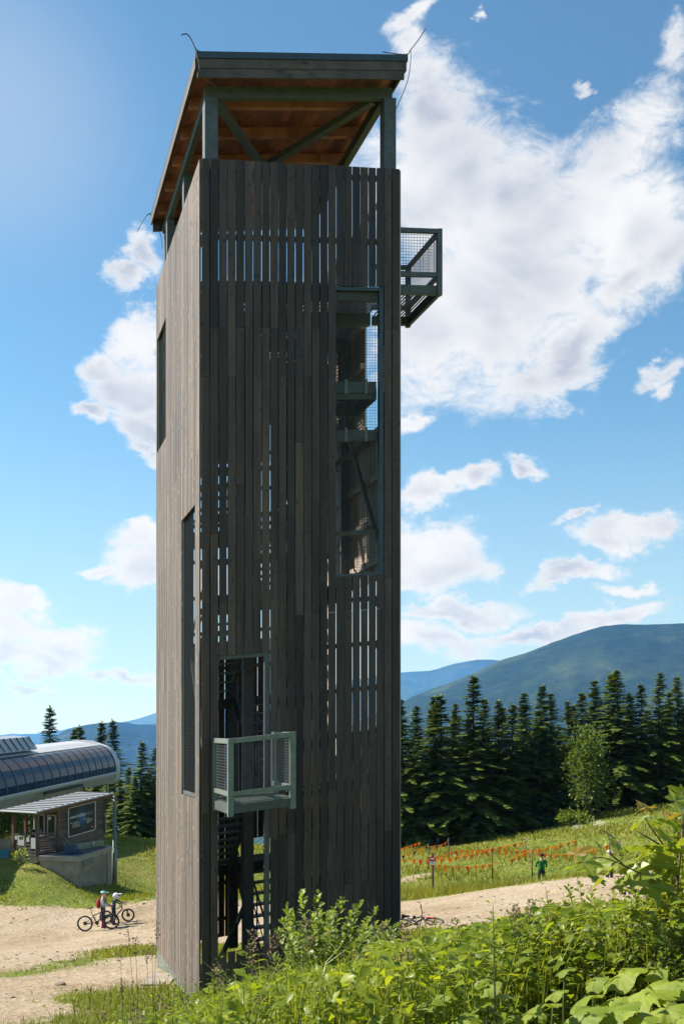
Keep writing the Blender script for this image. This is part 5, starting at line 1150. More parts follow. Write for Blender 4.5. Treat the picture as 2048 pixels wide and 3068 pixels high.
J = std(1.62, wrR=(0.38,-0.20,1.05), elR=(0.10,-0.27,1.08), wrL=(0.36,0.16,1.07), elL=(0.10,0.26,1.08), head=(0.05,0,1.585), knL=(0.05,0.1,0.47))
X1 = -10.38; person('person', (X1, 46.42, g(X1, 46.42)), 0, J, dict(torso=greyc, sleeve=greyc, legs=blackc, knee=blackc, shin=pink, shoe=shoe, hand=pink, hair=brownhair), 'standing cyclist in mint green helmet with red backpack beside black mountain bike', brownhair, 1.62, backpack)
J = std(1.38, chest=(0.04,0,1.28), neck=(0.08,0,1.45), head=(0.14,0,1.585), shL=(0.06,0.17,1.38), shR=(0.06,-0.17,1.38), wrR=(0.62,-0.28,1.22), elR=(0.34,-0.27,1.22), wrL=(0.60,0.28,1.22), elL=(0.33,0.27,1.22), knL=(0.08,0.1,0.47), knR=(-0.02,-0.1,0.47))
X2 = -10.02; person('person', (X2, 46.88, g(X2, 46.88)), 0, J, dict(torso=teal, sleeve=blackc, arm=orng, legs=blackc, knee=blackc, shin=blackc, shoe=navy, hand=bluegl, hair=whelm), 'child in white full face helmet and blue gloves holding the blue bike', None, 1.38, full_helmet)
J = std(1.78, elL=(0.06,0.25,1.10), elR=(0.06,-0.25,1.10), wrL=(0.27,0.12,1.14), wrR=(0.27,-0.12,1.14), chest=(-0.01,0,1.27))
p = px(1621, 2670, 50.4); person('person', (p.x, p.y, min(g(p.x, p.y), ZC-(2557-HY)/F*50.4-1.80)), R(90), J, dict(torso=gshirt, sleeve=gshirt, arm=M['skin'], legs=navy, knee=navy, shin=M['skin'], shoe=shoe, hair=darkhair), 'man in green t-shirt and dark shorts seen from behind beyond the gravel road', darkhair, 1.78)
def cap(o, hc, fw, k):
    MB().ball(tuple(hc+Vector((0,0,0.035*k))), 0.122*k, 12, 8, (1.05,0.98,0.9), 0.0).build('cap', white, o, True)
    MB().ball(tuple(hc+fw*0.12*k+Vector((0,0,0.045*k))), 0.075*k, 10, 5, (1,1,0.18)).build('cap_brim', white, o, True)
J = std(1.65, wrL=(0.25,0.18,1.02), wrR=(0.25,-0.18,1.02), face=(0.2,-1,0))
p = px(1824, 2670, 44.0); gz = g(p.x, p.y); person('person', (p.x, p.y, ZC+(HY-2549)/F*44.0-1.65), R(40), J, dict(torso=bluec, sleeve=bluec, arm=M['skin'], legs=navy, knee=M['skin'], shin=M['skin'], shoe=shoe, hair=white), 'person in white cap and blue shirt standing behind the maple leaves', None, 1.65, cap)
sit = dict(pelvis=(0,0,0.42), chest=(0.06,0,0.78), neck=(0.09,0,0.95), head=(0.12,0,1.085), shL=(0.06,0.18,0.88), shR=(0.06,-0.18,0.88), elL=(0.2,0.25,0.66), elR=(0.2,-0.25,0.66), wrL=(0.38,0.18,0.58), wrR=(0.38,-0.18,0.58), hipL=(0.03,0.1,0.40), hipR=(0.03,-0.1,0.40), knL=(0.42,0.13,0.50), knR=(0.42,-0.13,0.50), anL=(0.44,0.13,0.085), anR=(0.44,-0.13,0.085))
p = px(1885, 2640, 41.0); person('person', (p.x, p.y, ZC+(HY-2598)/F*41.0-1.18), R(200), std(1.7, **sit), dict(torso=M['skin'], sleeve=M['skin'], legs=navy, knee=M['skin'], shin=M['skin'], shoe=shoe, hair=darkhair), 'dark haired person sitting low behind the maple leaves', darkhair, 1.7)
p = px(1884, 2690, 38.5); person('person', (p.x, p.y, ZC+(HY-2648)/F*38.5-0.98), R(-60), std(1.35, **sit), dict(torso=greyc, sleeve=greyc, legs=pink, knee=M['skin'], shin=M['skin'], shoe=shoe, hair=white), 'small child in white sun hat crouching behind the shrubs', None, 1.35, cap)
q = H(0.75, 0.95, HZ); person('person', (q.x, q.y, q.z+0.02), R(150), std(1.62, **sit), dict(torso=blackc, sleeve=blackc, arm=blackc, legs=blackc, knee=blackc, shin=blackc, shoe=shoe, hair=darkhair), 'person in black sitting on the hut porch', darkhair, 1.62)
stl = MB().box((q.x-0.2, q.y-0.2, HZ+0.0), (q.x+0.2, q.y+0.2, HZ+0.30)); tag(stl.build('crate_seat', M['hut_wood']), 'dark wooden block used as a seat on the hut porch', 'seat')
for (xx, yy, s_, hh, lab) in ((1885, 41.0, 0.5, 0.42, 'brown log seat under the dark haired person'), (1884, 38.5, 0.35, 0.3, 'low brown log seat under the crouching child')):
    X_ = (xx-CX)/F*yy; z_ = g(X_, yy)
    MBx = MB().tube([(X_-0.35, yy, z_+s_*0.25), (X_+0.35, yy, z_+s_*0.25)], s_*0.28, 10); tag(MBx.build('log_seat', M['bark']), lab, 'log')
# ------------------------------------------------------------------ bunting, posts and the warning sign
fl_o = plain('orange_flags', (0.85, 0.33, 0.015), 0.6); fl_r = plain('red_flags', (0.78, 0.10, 0.015), 0.6); fl_y = plain('yellow_flags', (0.75, 0.36, 0.02), 0.6); fl_b = plain('blue_flags', (0.01, 0.03, 0.14), 0.6)
for m_ in (fl_o, fl_r, fl_y, fl_b):
    nt_ = m_.node_tree; b_ = nt_.nodes['Principled BSDF']; src = b_.inputs['Base Color'].links[0].from_socket
    tr_ = nd(nt_, 'ShaderNodeBsdfTranslucent', {'Color': src}); mx_ = nd(nt_, 'ShaderNodeMixShader', {0: 0.4, 1: b_.outputs[0], 2: tr_.outputs[0]}); nt_.links.new(mx_.outputs[0], nt_.nodes['Material Output'].inputs['Surface'])
rf_ = random.Random(9)
def bunting(pts, Y0, Y1, mats, label, size=0.27, step=0.42):
    P = [px(x, y, Y0 + (Y1-Y0)*i/(len(pts)-1)) for i, (x, y) in enumerate(pts)]; cv = spline(P, 10)
    o = empty('bunting', tuple(P[0])); oo = tuple(P[0]); tag(o, label, 'bunting')
    MB().tube(cv, 0.018, 4).build('cord', fl_o, o, origin=oo)
    acc = 0.0; k = 0
    for i in range(len(cv)-1):
        a, b_ = cv[i], cv[i+1]; L = (b_-a).length; 
        while acc < L:
            q = a.lerp(b_, acc/L); d = (b_-a).normalized(); sw = Vector((rf_.uniform(-.35,.35), rf_.uniform(-.35,.35), -1)).normalized(); s = size*rf_.uniform(0.85, 1.1)
            nn = d.cross(sw).normalized()*0.004; p0, p1, p2 = q-d*s*0.42, q+d*s*0.42, q+sw*s*1.15; pm = (p0+p1+p2)/3 + nn*rf_.uniform(-6, 6)
            f_ = MB(); f_.add([p0,p1,p2,pm,p0+nn,p1+nn,p2+nn,pm+nn], [(0,1,3),(1,2,3),(2,0,3),(5,4,7),(6,5,7),(4,6,7)]); f_.build('flag', mats[k % len(mats)], o, origin=oo); k += 1
            acc += step*rf_.uniform(0.85, 1.15)
        acc -= L
ry = (fl_r, fl_o, fl_o, fl_y, fl_o); oy = (fl_o, fl_y); by = (fl_b, fl_o)
bunting([(1150,2580),(1198,2577),(1291,2577),(1385,2566),(1473,2545)], 53, 55, ry, 'red and orange pennant string passing behind the round warning sign')
bunting([(1473,2545),(1540,2551),(1623,2545),(1725,2519)], 55, 57, ry, 'red and orange pennant string rising behind the man in green to a bare stake')
bunting([(1291,2570),(1330,2562),(1368,2549),(1420,2549),(1473,2543),(1573,2523)], 56, 60, ry, 'red and orange pennant string on the meadow above the sign')
bunting([(1293,2591),(1346,2596),(1401,2598),(1490,2588)], 52.5, 54, ry, 'short low pennant string tied to the warning sign post')
bunting([(1534,2574),(1595,2548),(1623,2558),(1662,2563),(1734,2558),(1794,2543),(1853,2519)], 53, 55, ry, 'red pennant string sagging towards the maple leaves')
bunting([(1190,2572),(1202,2566),(1246,2549),(1282,2532)], 60, 62, by, 'blue and orange pennant string near the tower')
bunting([(1190,2550),(1202,2544),(1230,2534),(1257,2525)], 66, 68, (fl_o,), 'plain orange pennant string beside the spruce edge')
bunting([(1285,2538),(1327,2530),(1343,2516)], 64, 66, by, 'short pennant string with a blue flag ending at a pale stake')
for x, y0, Y, lab in ((1473,2540,55,'grey wooden stake joining two pennant strings in the meadow'),(1573,2512,60,'tall grey stake at the upper end of the meadow pennant string'),(1725,2516,57,'bare grey stake holding pennants right of the man in green'),(1592,2546,53.9,'short dark stake holding pennants left of the man in green'),(1855,2517,55,'dark stake at the end of the red pennants by the maple'),(1282,2529,62,'yellowish stake holding the blue pennants'),(1343,2512,66,'pale leaning stake in the upper meadow')):
    p = px(x, y0, Y); z = g(p.x, p.y); o_ = MB(); o_.tube([(p.x+0.03, p.y, min(z, p.z-0.5)-0.15), (p.x, p.y, p.z)], [0.04, 0.03], 7); o_.ball((p.x, p.y, p.z), 0.03, 7, 4)
    tag(o_.build('stake', M['hut_wood'], None, True), lab, 'stake')
sg = px(1296, 2630, 52.0); sz_ = g(sg.x, sg.y); sign = empty('warning_sign', (sg.x, sg.y, sz_)); os_ = tuple(sign.location); tag(sign, 'round red and white warning sign on a wooden post by the pennants', 'sign')
zt = px(1296, 2560, 52.0).z; MB().tube([(sg.x, sg.y+0.06, sz_-0.2), (sg.x, sg.y+0.06, zt+0.02)], 0.055, 8).build('post', M['hut_post'], sign, origin=os_)
MB().box((sg.x-0.10, sg.y-0.06, zt+0.022), (sg.x+0.10, sg.y+0.16, zt+0.05)).build('post_cap', M['hut_wood'], sign, origin=os_)
sred = plain('sign_red', (0.55, 0.015, 0.035), 0.5); swh = plain('sign_white', (0.75, 0.74, 0.73), 0.5); skg = plain('sign_print', (0.12, 0.10, 0.10), 0.6)
cz = px(1296, 2579, 52.0).z; cx_ = sg.x-0.03
disc = [(0.155*math.cos(R(a)), 0.155*math.sin(R(a))) for a in range(22, 340, 20)]
shape = [(-0.155,-0.10),(-0.07,-0.22),(0.07,-0.22),(0.155,-0.10),(0.155,0.10),(0.10,0.20),(-0.10,0.20),(-0.155,0.10)]
MB().prism([(cx_+a, sg.y-0.03, cz+b_) for a, b_ in shape], (0, 0.02, 0)).build('panel', sred, sign, origin=os_)
MB().prism([(cx_+a, sg.y-0.036, cz+b_) for a, b_ in [(-0.15,-0.10),(-0.068,-0.215),(0.068,-0.215),(0.15,-0.10),(0.15,-0.04),(-0.15,-0.04)]], (0, 0.005, 0)).build('white_field', swh, sign, origin=os_)
MB().prism([(cx_+a, sg.y-0.036, cz+b_) for a, b_ in [(-0.10,0.05),(0.10,0.05),(0.10,0.13),(-0.10,0.13)]], (0, 0.005, 0)).build('white_bar', swh, sign, origin=os_)
for zz in (-0.085, -0.12): MB().prism([(cx_+a, sg.y-0.040, cz+zz+b_) for a, b_ in [(-0.06,-0.008),(0.06,-0.008),(0.06,0.008),(-0.06,0.008)]], (0, 0.003, 0)).build('print_line', skg, sign, origin=os_)
MB().box((sg.x-0.06, sg.y-0.01, cz-0.42), (sg.x+0.03, sg.y+0.004, cz-0.33)).build('tag', fl_r, sign, origin=os_)
# ------------------------------------------------------------------ grass, stones and the plants in front
rg = np.random.default_rng(8)
def blades(name, P, Hh, Wd, mat, lean=0.35, label=None, seg=2):
    n = len(P); a = rg.uniform(0, 2*math.pi, n); la = rg.uniform(0, 2*math.pi, n); ln = np.abs(rg.normal(0, lean, n))*Hh
    s = np.stack([np.cos(a), np.sin(a), np.zeros(n)], -1)*Wd[:, None]/2; l = np.stack([np.cos(la)*ln, np.sin(la)*ln, np.zeros(n)], -1); up = np.zeros((n, 3)); up[:, 2] = Hh
    if seg == 1:
        V = np.stack([P-s, P+s, P+l+up], 1).reshape(-1, 3); Fq = np.arange(3*n).reshape(n, 3)
    else:
        m1 = P + l*0.16 + up*0.45; m2 = P + l*0.55 + up*0.85; t = P + l*1.15 + up*0.97
        V = np.stack([P-s*0.7, P+s*0.7, m1+s, m1-s, m2+s*0.75, m2-s*0.75, t], 1).reshape(-1, 3)
        base = np.array([(0,1,2),(0,2,3),(3,2,4),(3,4,5),(5,4,6)]); Fq = (base[None] + (np.arange(n)*7)[:, None, None]).reshape(-1, 3)
    ob = bpy.data.objects.new(name, np_mesh(name, V, Fq, mat)); col.objects.link(ob); tag(ob, label, 'grass', kind='stuff'); return ob
def samp(n, x0, x1, y0, y1): return rg.uniform(x0, x1, n), rg.uniform(y0, y1, n)
def soft_mask(X, Y):
    s = np.zeros(X.shape)
    for k in range(6): a = k*1.047; s += gravel_mask(X+0.4*math.cos(a), Y+0.5*math.sin(a))
    return s/6
# meadow and verge grass
U = rg.uniform(0, 1, 90000); Yv = 15 + 70*U**0.9; Xv = (rg.uniform(-60, 2110, 90000)-CX)/F*Yv
m = soft_mask(Xv, Yv); pk = (m < 0.5) | ((m < 0.95) & (rg.random(len(m)) < 0.10))
_u = (Xv+2.40)*math.cos(TA)+(Yv-18.2)*math.sin(TA); _v = -(Xv+2.40)*math.sin(TA)+(Yv-18.2)*math.cos(TA)
pk &= ~((_u > -0.15) & (_u < 3.8) & (_v > -0.15) & (_v < 5.8))
Xv, Yv = Xv[pk], Yv[pk]; Pg = np.stack([Xv, Yv, ground_np(Xv, Yv)-0.01], -1)
hh = np.where(Yv > 40, 0.16, 0.10)*rg.uniform(0.5, 1.6, len(Xv))*(1+0.5*np.sin(Xv*0.7+Yv*0.4)); hh = np.maximum(hh, 0.04)
blades('grass', Pg, hh, 0.012 + 0.0011*Yv*rg.uniform(0.7, 1.3, len(Xv)), M['grassblade'], 0.5, 'short green meadow grass around the gravel and tower', 1)
Xv, Yv = samp(9000, -3, 14, 47.5, 53); dm = soft_mask(Xv, Yv) < 0.3; Xv, Yv = Xv[dm], Yv[dm]
Pg = np.stack([Xv, Yv, ground_np(Xv, Yv)], -1); blades('verge_grass', Pg, rg.uniform(0.15, 0.48, len(Xv)), np.full(len(Xv), 0.035), M['grassblade'], 0.3, 'taller tufted grass on the verge along the road', 1)
# loose stones on the gravel
def stones():
    V, Fq = [], []
    ico = bmesh.new(); bmesh.ops.create_icosphere(ico, subdivisions=1, radius=1.0); iv = np.array([v.co[:] for v in ico.verts]); fi = np.array([[v.index for v in f.verts] for f in ico.faces]); ico.free()
    Yv = 15 + 38*rg.random(1300)**1.1; Xv = (rg.uniform(-40, 1900, 1300)-CX)/F*Yv; keep = gravel_mask(Xv, Yv) & ~((np.abs(Xv+2.0) < 2.8) & (Yv > 17.5) & (Yv < 25.5)); Xv, Yv = Xv[keep], Yv[keep]; Zv = ground_np(Xv, Yv)
    for i in range(len(Xv)):
        s = (0.012 + 0.04*rg.random()**3)*(1 + 0.012*Yv[i]); q = iv*rg.uniform(0.6, 1.3, (len(iv), 1))*np.array([1.2, 1.0, 0.45])*s; a = rg.uniform(0, 6.28); c, sn = math.cos(a), math.sin(a)
        V.append(np.stack([q[:,0]*c-q[:,1]*sn+Xv[i], q[:,0]*sn+q[:,1]*c+Yv[i], q[:,2]+Zv[i]+s*0.1], -1)); Fq.append(fi + i*len(iv))
    ob = bpy.data.objects.new('loose_stones', np_mesh('loose_stones', np.concatenate(V), np.concatenate(Fq), M['stone'])); col.objects.link(ob); tag(ob, 'loose stones scattered over the gravel', 'stones', kind='stuff')
stones()
for i, (x, y, s) in enumerate(((214, 2884, 0.07), (1555, 2646, 0.2), (180, 2958, 0.09))):
    X_, Y_ = on_ground(x, y); mb = MB(); mb.ball((0, 0, 0), s, 9, 6, (1.25, 0.9, 0.6)); mb.v = [tuple(Vector(p)*(1+0.28*noise.noise(Vector(p)*9+Vector((i*7.,0,0))))) for p in mb.v]
    o = mb.build('boulder', M['stone']); o.location = (X_, Y_, g(X_, Y_)+s*0.2); tag(o, ['fist-sized dark stone on the gravel left of the tower', 'grey boulder at the roadside left of the man in green', 'flat pale stone on the grass strip left of the tower'][i], 'stone')
# silhouette of the bank of plants: highest row the ordinary herbs may reach at each column
SX = [0, 250, 350, 480, 560, 640, 720, 800, 900, 1000, 1150, 1250, 1350, 1450, 1600, 1700, 1800, 1900, 2048, 2200]
SY = [3200, 3085, 3010, 2965, 2930, 2890, 2850, 2830, 2815, 2810, 2775, 2768, 2735, 2720, 2670, 2660, 2650, 2610, 2540, 2500]
def zcap(X, Y): return ZC - (np.interp(CX + X/Y*F, SX, SY)-HY)/F*Y
# nettles
def nettle_mesh(seed, h, flower):
    r = np.random.default_rng(seed); st_ = MB(); bend = r.normal(0, 0.07, 2)
    pt = lambda t: Vector((bend[0]*t*t*h, bend[1]*t*t*h, t*h))
    st_.tube([pt(t) for t in (0, .3, .6, .85, 1.0)], [0.006, 0.0055, 0.0045, 0.003, 0.0015], 5); stem = st_.mesh('stem', M['stem'])
    P, D, U, S_ = [], [], [], []; n = int(h/0.062); az_ = r.uniform(0, 6.28)
    for i in range(n):
        t = 0.10 + 0.90*i/(n-1); az_ += 1.57 + r.normal(0, 0.15); sz = (0.135*(1-0.55*max(0, t-0.45)/0.55))*r.uniform(0.75, 1.15)*(0.55 if t > 0.93 else 1)
        for s in (0, math.pi):
            if r.random() < 0.10: continue
            a = az_ + s; dz = 0.25 - 0.75*(1-t)*0.5 + r.normal(0, 0.22) + (0.5 if t > 0.9 else 0)
            d = np.array([math.cos(a), math.sin(a), dz]); p = np.array(pt(t)) + d*0.02; P.append(p); D.append(d); U.append((r.normal(0,.25), r.normal(0,.25), 1)); S_.append(sz)
    V, Fq = leaves_np(TPL_NETTLE, P, D, U, S_); fol = np_mesh('foliage', V, Fq, M['nettle'])
    fm = None
    if flower:
        P, D, U, S_ = [], [], [], []
        for i in range(150):
            t = r.uniform(0.80, 1.06); a = r.uniform(0, 6.28); rr = 0.045*(1.1-t)/0.3*r.random()**0.5 + 0.004; P.append(np.array(pt(min(t, 1.0))) + np.array([math.cos(a)*rr, math.sin(a)*rr, (t-min(t,1.0))*h*0.6])); D.append((math.cos(a), math.sin(a), r.uniform(-.3, 1.2))); U.append(r.normal(0, 1, 3)); S_.append(r.uniform(0.012, 0.026))
        V, Fq = leaves_np(TPL_SMALL, P, D, U, S_); fm = np_mesh('flower_spike', V, Fq, M['seed'])
    return stem, fol, fm
NET = [nettle_mesh(100+i, 1.0, i % 3 == 0) for i in range(7)]
def nettle(X, Y, h, i, rz, label, group):
    o = empty('nettle', (X, Y, g(X, Y)-0.02), rz); o.scale = (max(h, 0.62),)*2 + (h,)
    for nm, me in zip(('stem', 'foliage', 'flower_spike'), NET[i]):
        if me is None: continue
        c = bpy.data.objects.new(nm, me); col.objects.link(c); c.parent = o
        if nm == 'flower_spike': c['kind'] = 'stuff'
    tag(o, label, 'nettle', group)
cnt = 0; tries = 0; placed = []
while cnt < 285 and tries < 9000:
    tries += 1; Y = 6.6 + 7.4*rg.random()**1.2; x = rg.uniform(330, 2060); X = (x-CX)/F*Y
    if cnt % 4 == 0: x = rg.uniform(400, 800); Y = rg.uniform(9.0, 14.2); X = (x-CX)/F*Y
    if 1500 < x and Y < 8.3: continue
    zg = g(X, Y); zc_ = float(zcap(X, Y)); h = min(rg.uniform(0.75, 1.5), (zc_-zg)*rg.uniform(0.78, 1.0))
    if h < 0.35 or zg + h < ZC - (3110-HY)/F*Y: continue
    if any((X-a)**2+(Y-b)**2 < 0.16**2 for a, b in placed): continue
    placed.append((X, Y)); i = int(rg.choice([0, 1, 2, 3, 4, 5, 6], p=[.05, .22, .22, .05, .22, .2, .04])); fl = NET[i][2] is not None
    nettle(X, Y, h, i, rg.uniform(0, 6.28), 'nettle with a brownish flower spike in the plant bank' if fl else 'leafy green nettle in the plant bank before the tower', 'flowering nettles in the bank' if fl else 'leafy nettles in the bank'); cnt += 1
for x, y, Y, i, lab in ((715,2800,9.5,0,'brown flowered nettle standing before the tower opening'),(765,2815,9.2,3,'brown flowered nettle between the tower opening and the leafy bush'),(925,2760,9.4,6,'brown flowered nettle rising in front of the leafy bush'),(1540,2712,9.0,0,'tall brown topped nettle against the gravel road'),(1448,2788,8.6,3,'dark topped nettle left of the tall one against the road'),(1680,2660,9.2,1,'tall pointed green nettle in front of the gravel road'),(1390,2770,8.9,4,'leafy nettle with drooping leaves before the road edge'),(1500,2735,9.3,5,'leafy nettle beside the tall brown topped nettle'),(1590,2740,8.7,2,'broad leafy nettle between the brown topped and the pointed nettle'),(1640,2700,9.6,4,'slim leafy nettle close behind the tall pointed nettle'),(1240,2775,10.2,5,'leafy nettle beside the bush and the lying bicycle'),(1345,2790,9.0,1,'short leafy nettle near the lying bicycle'),(600,2880,12.2,2,'leafy nettle at the dark front corner of the tower'),(520,2930,12.8,4,'leafy nettle beside the grate under the tower wall'),(1310,2755,10.5,2,'slender leafy plant before the lying red bicycle')):
    X = (x-CX)/F*Y; nettle(X, Y, ZC-(y-HY)/F*Y-g(X, Y), i, rg.uniform(0, 6.28), lab, None)
# ground cover under the herbs
n = 44000; Y = 6.4 + 8.4*rg.random(n); x = rg.uniform(250, 2120, n); X = (x-CX)/F*Y; zg = ground_np(X, Y); zc_ = zcap(X, Y); hmax = np.minimum((zc_-zg)*np.where(x > 1100, 0.9, 0.8), 1.15); ok = (hmax > 0.05) & ~((x > 1440) & (Y < 8.3) & (rg.random(n) < 0.93)) & ~((Y < 7.4) & (rg.random(n) < 0.5)); X, Y, zg, hmax = X[ok], Y[ok], zg[ok], hmax[ok]; n = len(X)
P = np.stack([X, Y, zg + hmax*rg.random(n)**0.75], -1); a = rg.uniform(0, 6.28, n); D = np.stack([np.cos(a), np.sin(a), rg.normal(0.05, 0.4, n)], -1); U = rg.normal(0, 0.4, (n, 3)) + np.array([0, -0.15, 1.0])
V, Fq = leaves_np(TPL_NETTLE, P, D, U, 0.03 + 0.095*rg.random(n)**1.6); ob = bpy.data.objects.new('ground_cover', np_mesh('ground_cover', V, Fq, M['nettle'])); col.objects.link(ob); tag(ob, 'dense low leafy growth filling the foreground bank', 'undergrowth', kind='stuff')
# tall grass
n = 5200; Y = 6.6 + 9*rg.random(n); x = np.where(rg.random(n) < 0.6, rg.normal(980, 200, n), rg.uniform(230, 2080, n)); X = (x-CX)/F*Y; zg = ground_np(X, Y); hmax = np.minimum(zcap(X, Y)-zg, 1.25); ok = (hmax > 0.12) & ~((x > 1440) & (Y < 8.0)); X, Y, zg, hmax = X[ok], Y[ok], zg[ok], hmax[ok]
blades('tall_grass', np.stack([X, Y, zg-0.02], -1), hmax*rg.uniform(0.45, 1.0, len(X)), rg.uniform(0.006, 0.014, len(X)), M['tallgrass'], 0.32, 'long arching grass blades growing between the nettles', 2)
n = 9000; x = rg.uniform(-40, 640, n); Y = 12.5 + 8*rg.random(n); X = (x-CX)/F*Y; ok = (soft_mask(X, Y) < 0.4) & (x < 640 - (Y-12.5)*14) & ~((X > -2.55) & (Y > 17.9)); X, Y = X[ok], Y[ok]
blades('lawn_tufts', np.stack([X, Y, ground_np(X, Y)-0.01], -1), rg.uniform(0.05, 0.22, len(X)), rg.uniform(0.008, 0.016, len(X)), M['grassblade'], 0.5, 'tufts of grass at the left foot of the bank', 2)
# leafy bushes: many upright shoots with leaves along them
def bush(name, base, shoots, leaf, mat, label, seed, stem='stem_brown', tpl=TPL_OVAL, step=0.035, dens=1.0):
    """shoots: list of (tip offset) vectors; every shoot rises from the base and carries leaves on its upper part"""
    r = np.random.default_rng(seed); o = empty(name, base); st_ = MB(); P, D, U, S_ = [], [], [], []
    for tp_ in shoots:
        tp_ = Vector(tp_); L = tp_.length; mid_ = Vector((tp_.x*0.30, tp_.y*0.30, tp_.z*0.55)); c = spline([(tp_.x*0.05, tp_.y*0.05, 0), mid_, tp_], 6)
        st_.tube(c, [0.008*(1-0.8*i/(len(c)-1)) for i in range(len(c))], 4); k = 0; t = 0.28; az_ = r.uniform(0, 6.28)
        while t < 1.0:
            q = c[min(int(t*(len(c)-1)), len(c)-2)].lerp(c[min(int(t*(len(c)-1))+1, len(c)-1)], t*(len(c)-1) % 1.0); az_ += 2.4
            for rep in range(2):
                if r.random() > dens: continue
                a = az_ + rep*2.6 + r.normal(0, .3); off_ = np.array([math.cos(a), math.sin(a), 0.0])*r.uniform(0.0, 0.07)*(1.1-t); d = np.array([math.cos(a), math.sin(a), 0.55 + r.normal(0, .35) + (0.5 if t > .9 else 0)])
                P.append(np.array(q) + off_); D.append(d); U.append(r.normal(0, .35, 3) + np.array([0, 0, 1.0])); S_.append(leaf*r.uniform(0.65, 1.15)*(0.7 if t > .95 else 1))
            t += step/L
    V, Fq = leaves_np(tpl, P, D, U, S_); ob = bpy.data.objects.new('foliage', np_mesh('foliage', V, Fq, mat)); col.objects.link(ob); ob.parent = o
    st_.build('stems', M[stem], o); tag(o, label, 'bush'); return o
def shoots_px(tips, Y, base, n_fill, r, spread):
    out = []
    for x, y in tips:
        p = px(x, y, Y + r.uniform(-0.25, 0.25)); out.append(p - Vector(base))
    for k in range(n_fill):
        a = r.choice(out[:len(tips)]); out.append(Vector((a.x + r.uniform(-spread, spread), a.y + r.uniform(-0.45, 0.45), a.z*r.uniform(0.55, 0.95))))
    return out
r_ = random.Random(4)
base = (-0.03*10.4, 10.4, g(-0.3, 10.4)); bush('willow_bush', base, shoots_px([(905,2668),(955,2672),(870,2728),(1030,2690),(1082,2702),(1130,2720),(1000,2720),(1165,2760),(905,2780),(1060,2760),(960,2740),(1200,2765)], 10.2, base, 170, r_, 0.17), 0.070, M['bushleaf'], 'bright leafy bush growing before the dark base of the tower', 21)
for k, (bx0, Y, tips, leaf, lab) in enumerate((
   (1760, 9.8, [(1700,2655),(1735,2640),(1770,2660),(1800,2680),(1690,2700),(1840,2670),(1870,2700),(1730,2720)], 0.062, 'dense small leaved shrub below the maple leaves'),
   (1930, 9.2, [(1900,2660),(1940,2640),(1980,2620),(1870,2720),(2010,2640),(1960,2700),(1920,2740)], 0.062, 'dense small leaved shrub between the maple and the butterbur'),
   (2050, 8.8, [(2010,2560),(2040,2520),(2075,2500),(1990,2610),(2060,2600),(2030,2660),(2100,2560)], 0.07, 'tall leafy shrub at the outer end of the bank'),
   (2060, 9.4, [(2010,2440),(2035,2400),(2060,2380),(1985,2500),(2025,2480),(2080,2450),(1960,2560),(1990,2570),(1930,2600),(2020,2540)], 0.075, 'tallest leafy shrub behind the maple stem'),
   (1640, 9.6, [(1600,2700),(1640,2690),(1670,2715),(1560,2740),(1700,2740),(1620,2770)], 0.06, 'low twiggy shrub beside the tall pointed nettle'),
   (1840, 8.5, [(1780,2760),(1830,2750),(1880,2770),(1920,2780),(1740,2790),(1960,2770),(1850,2820)], 0.06, 'shaded dark shrub right behind the butterbur leaves'),
   (2010, 8.1, [(1960,2740),(2010,2730),(2050,2740),(2090,2700),(1990,2800),(2040,2810)], 0.055, 'fine leaved shrub overhanging the butterbur'))):
    b_ = ((bx0-CX)/F*Y, Y, g((bx0-CX)/F*Y, Y)); bush('bank_shrub', b_, shoots_px(tips, Y, b_, 105, r_, 0.22), leaf, M['shrubleaf'], lab, 40+k)
# maple sapling with large lobed leaves
def maple_leaf():
    pts = []
    for a, rr in ((-150,.25),(-128,.55),(-105,.45),(-88,.40),(-62,.88),(-45,.55),(-28,.52),(-12,.85),(0,1.0),(12,.85),(28,.52),(45,.55),(62,.88),(88,.40),(105,.45),(128,.55),(150,.25)): pts.append((rr*math.cos(R(a)), rr*math.sin(R(a))))
    V = [(0, 0, 0)] + [(x*0.5, y*0.5, -0.10*(x*x+y*y) + 0.05*abs(math.sin(math.atan2(y, x)*2.5))*math.hypot(x, y)) for x, y in pts]
    Fq = [(0, i, i+1) for i in range(1, len(pts))]
    mb = MB(); mb.add(V, Fq); return mb
LM = [maple_leaf().mesh('leaf', M['mapleleaf']), maple_leaf().mesh('leaf', M['maple_young'])]
mp_ = empty('maple_sapling', ((1990-CX)/F*8.7, 8.7, g((1990-CX)/F*8.7, 8.7))); om = tuple(mp_.location); tag(mp_, 'maple sapling with large lobed leaves and orange young shoots', 'sapling')
tw_ = MB(); root = Vector(om)
def twig(pts, r=0.010): tw_.tube(spline([Vector(p) for p in pts], 5), [r*(1-0.7*i/(5*(len(pts)-1))) for i in range(5*(len(pts)-1)+1)], 5)
j1 = px(2030, 2640, 8.6); j2 = px(1990, 2540, 8.6)
twig([root, j1, px(2045,2480,8.7), px(2040,2400,8.7), px(2046,2370,8.7)], 0.014); twig([j1, j2, px(1945,2475,8.5), px(1925,2430,8.5)]); twig([px(2030,2690,8.6), px(1960,2640,8.4), px(1880,2600,8.3), px(1800,2570,8.2), px(1730,2585,8.2)]); twig([px(1880,2600,8.3), px(1830,2560,8.2), px(1825,2520,8.2)]); twig([j2, px(1940,2510,8.5), px(1905,2490,8.5)])
tw_.build('twigs', M['stem_brown'], mp_, origin=om)
rm = random.Random(12)
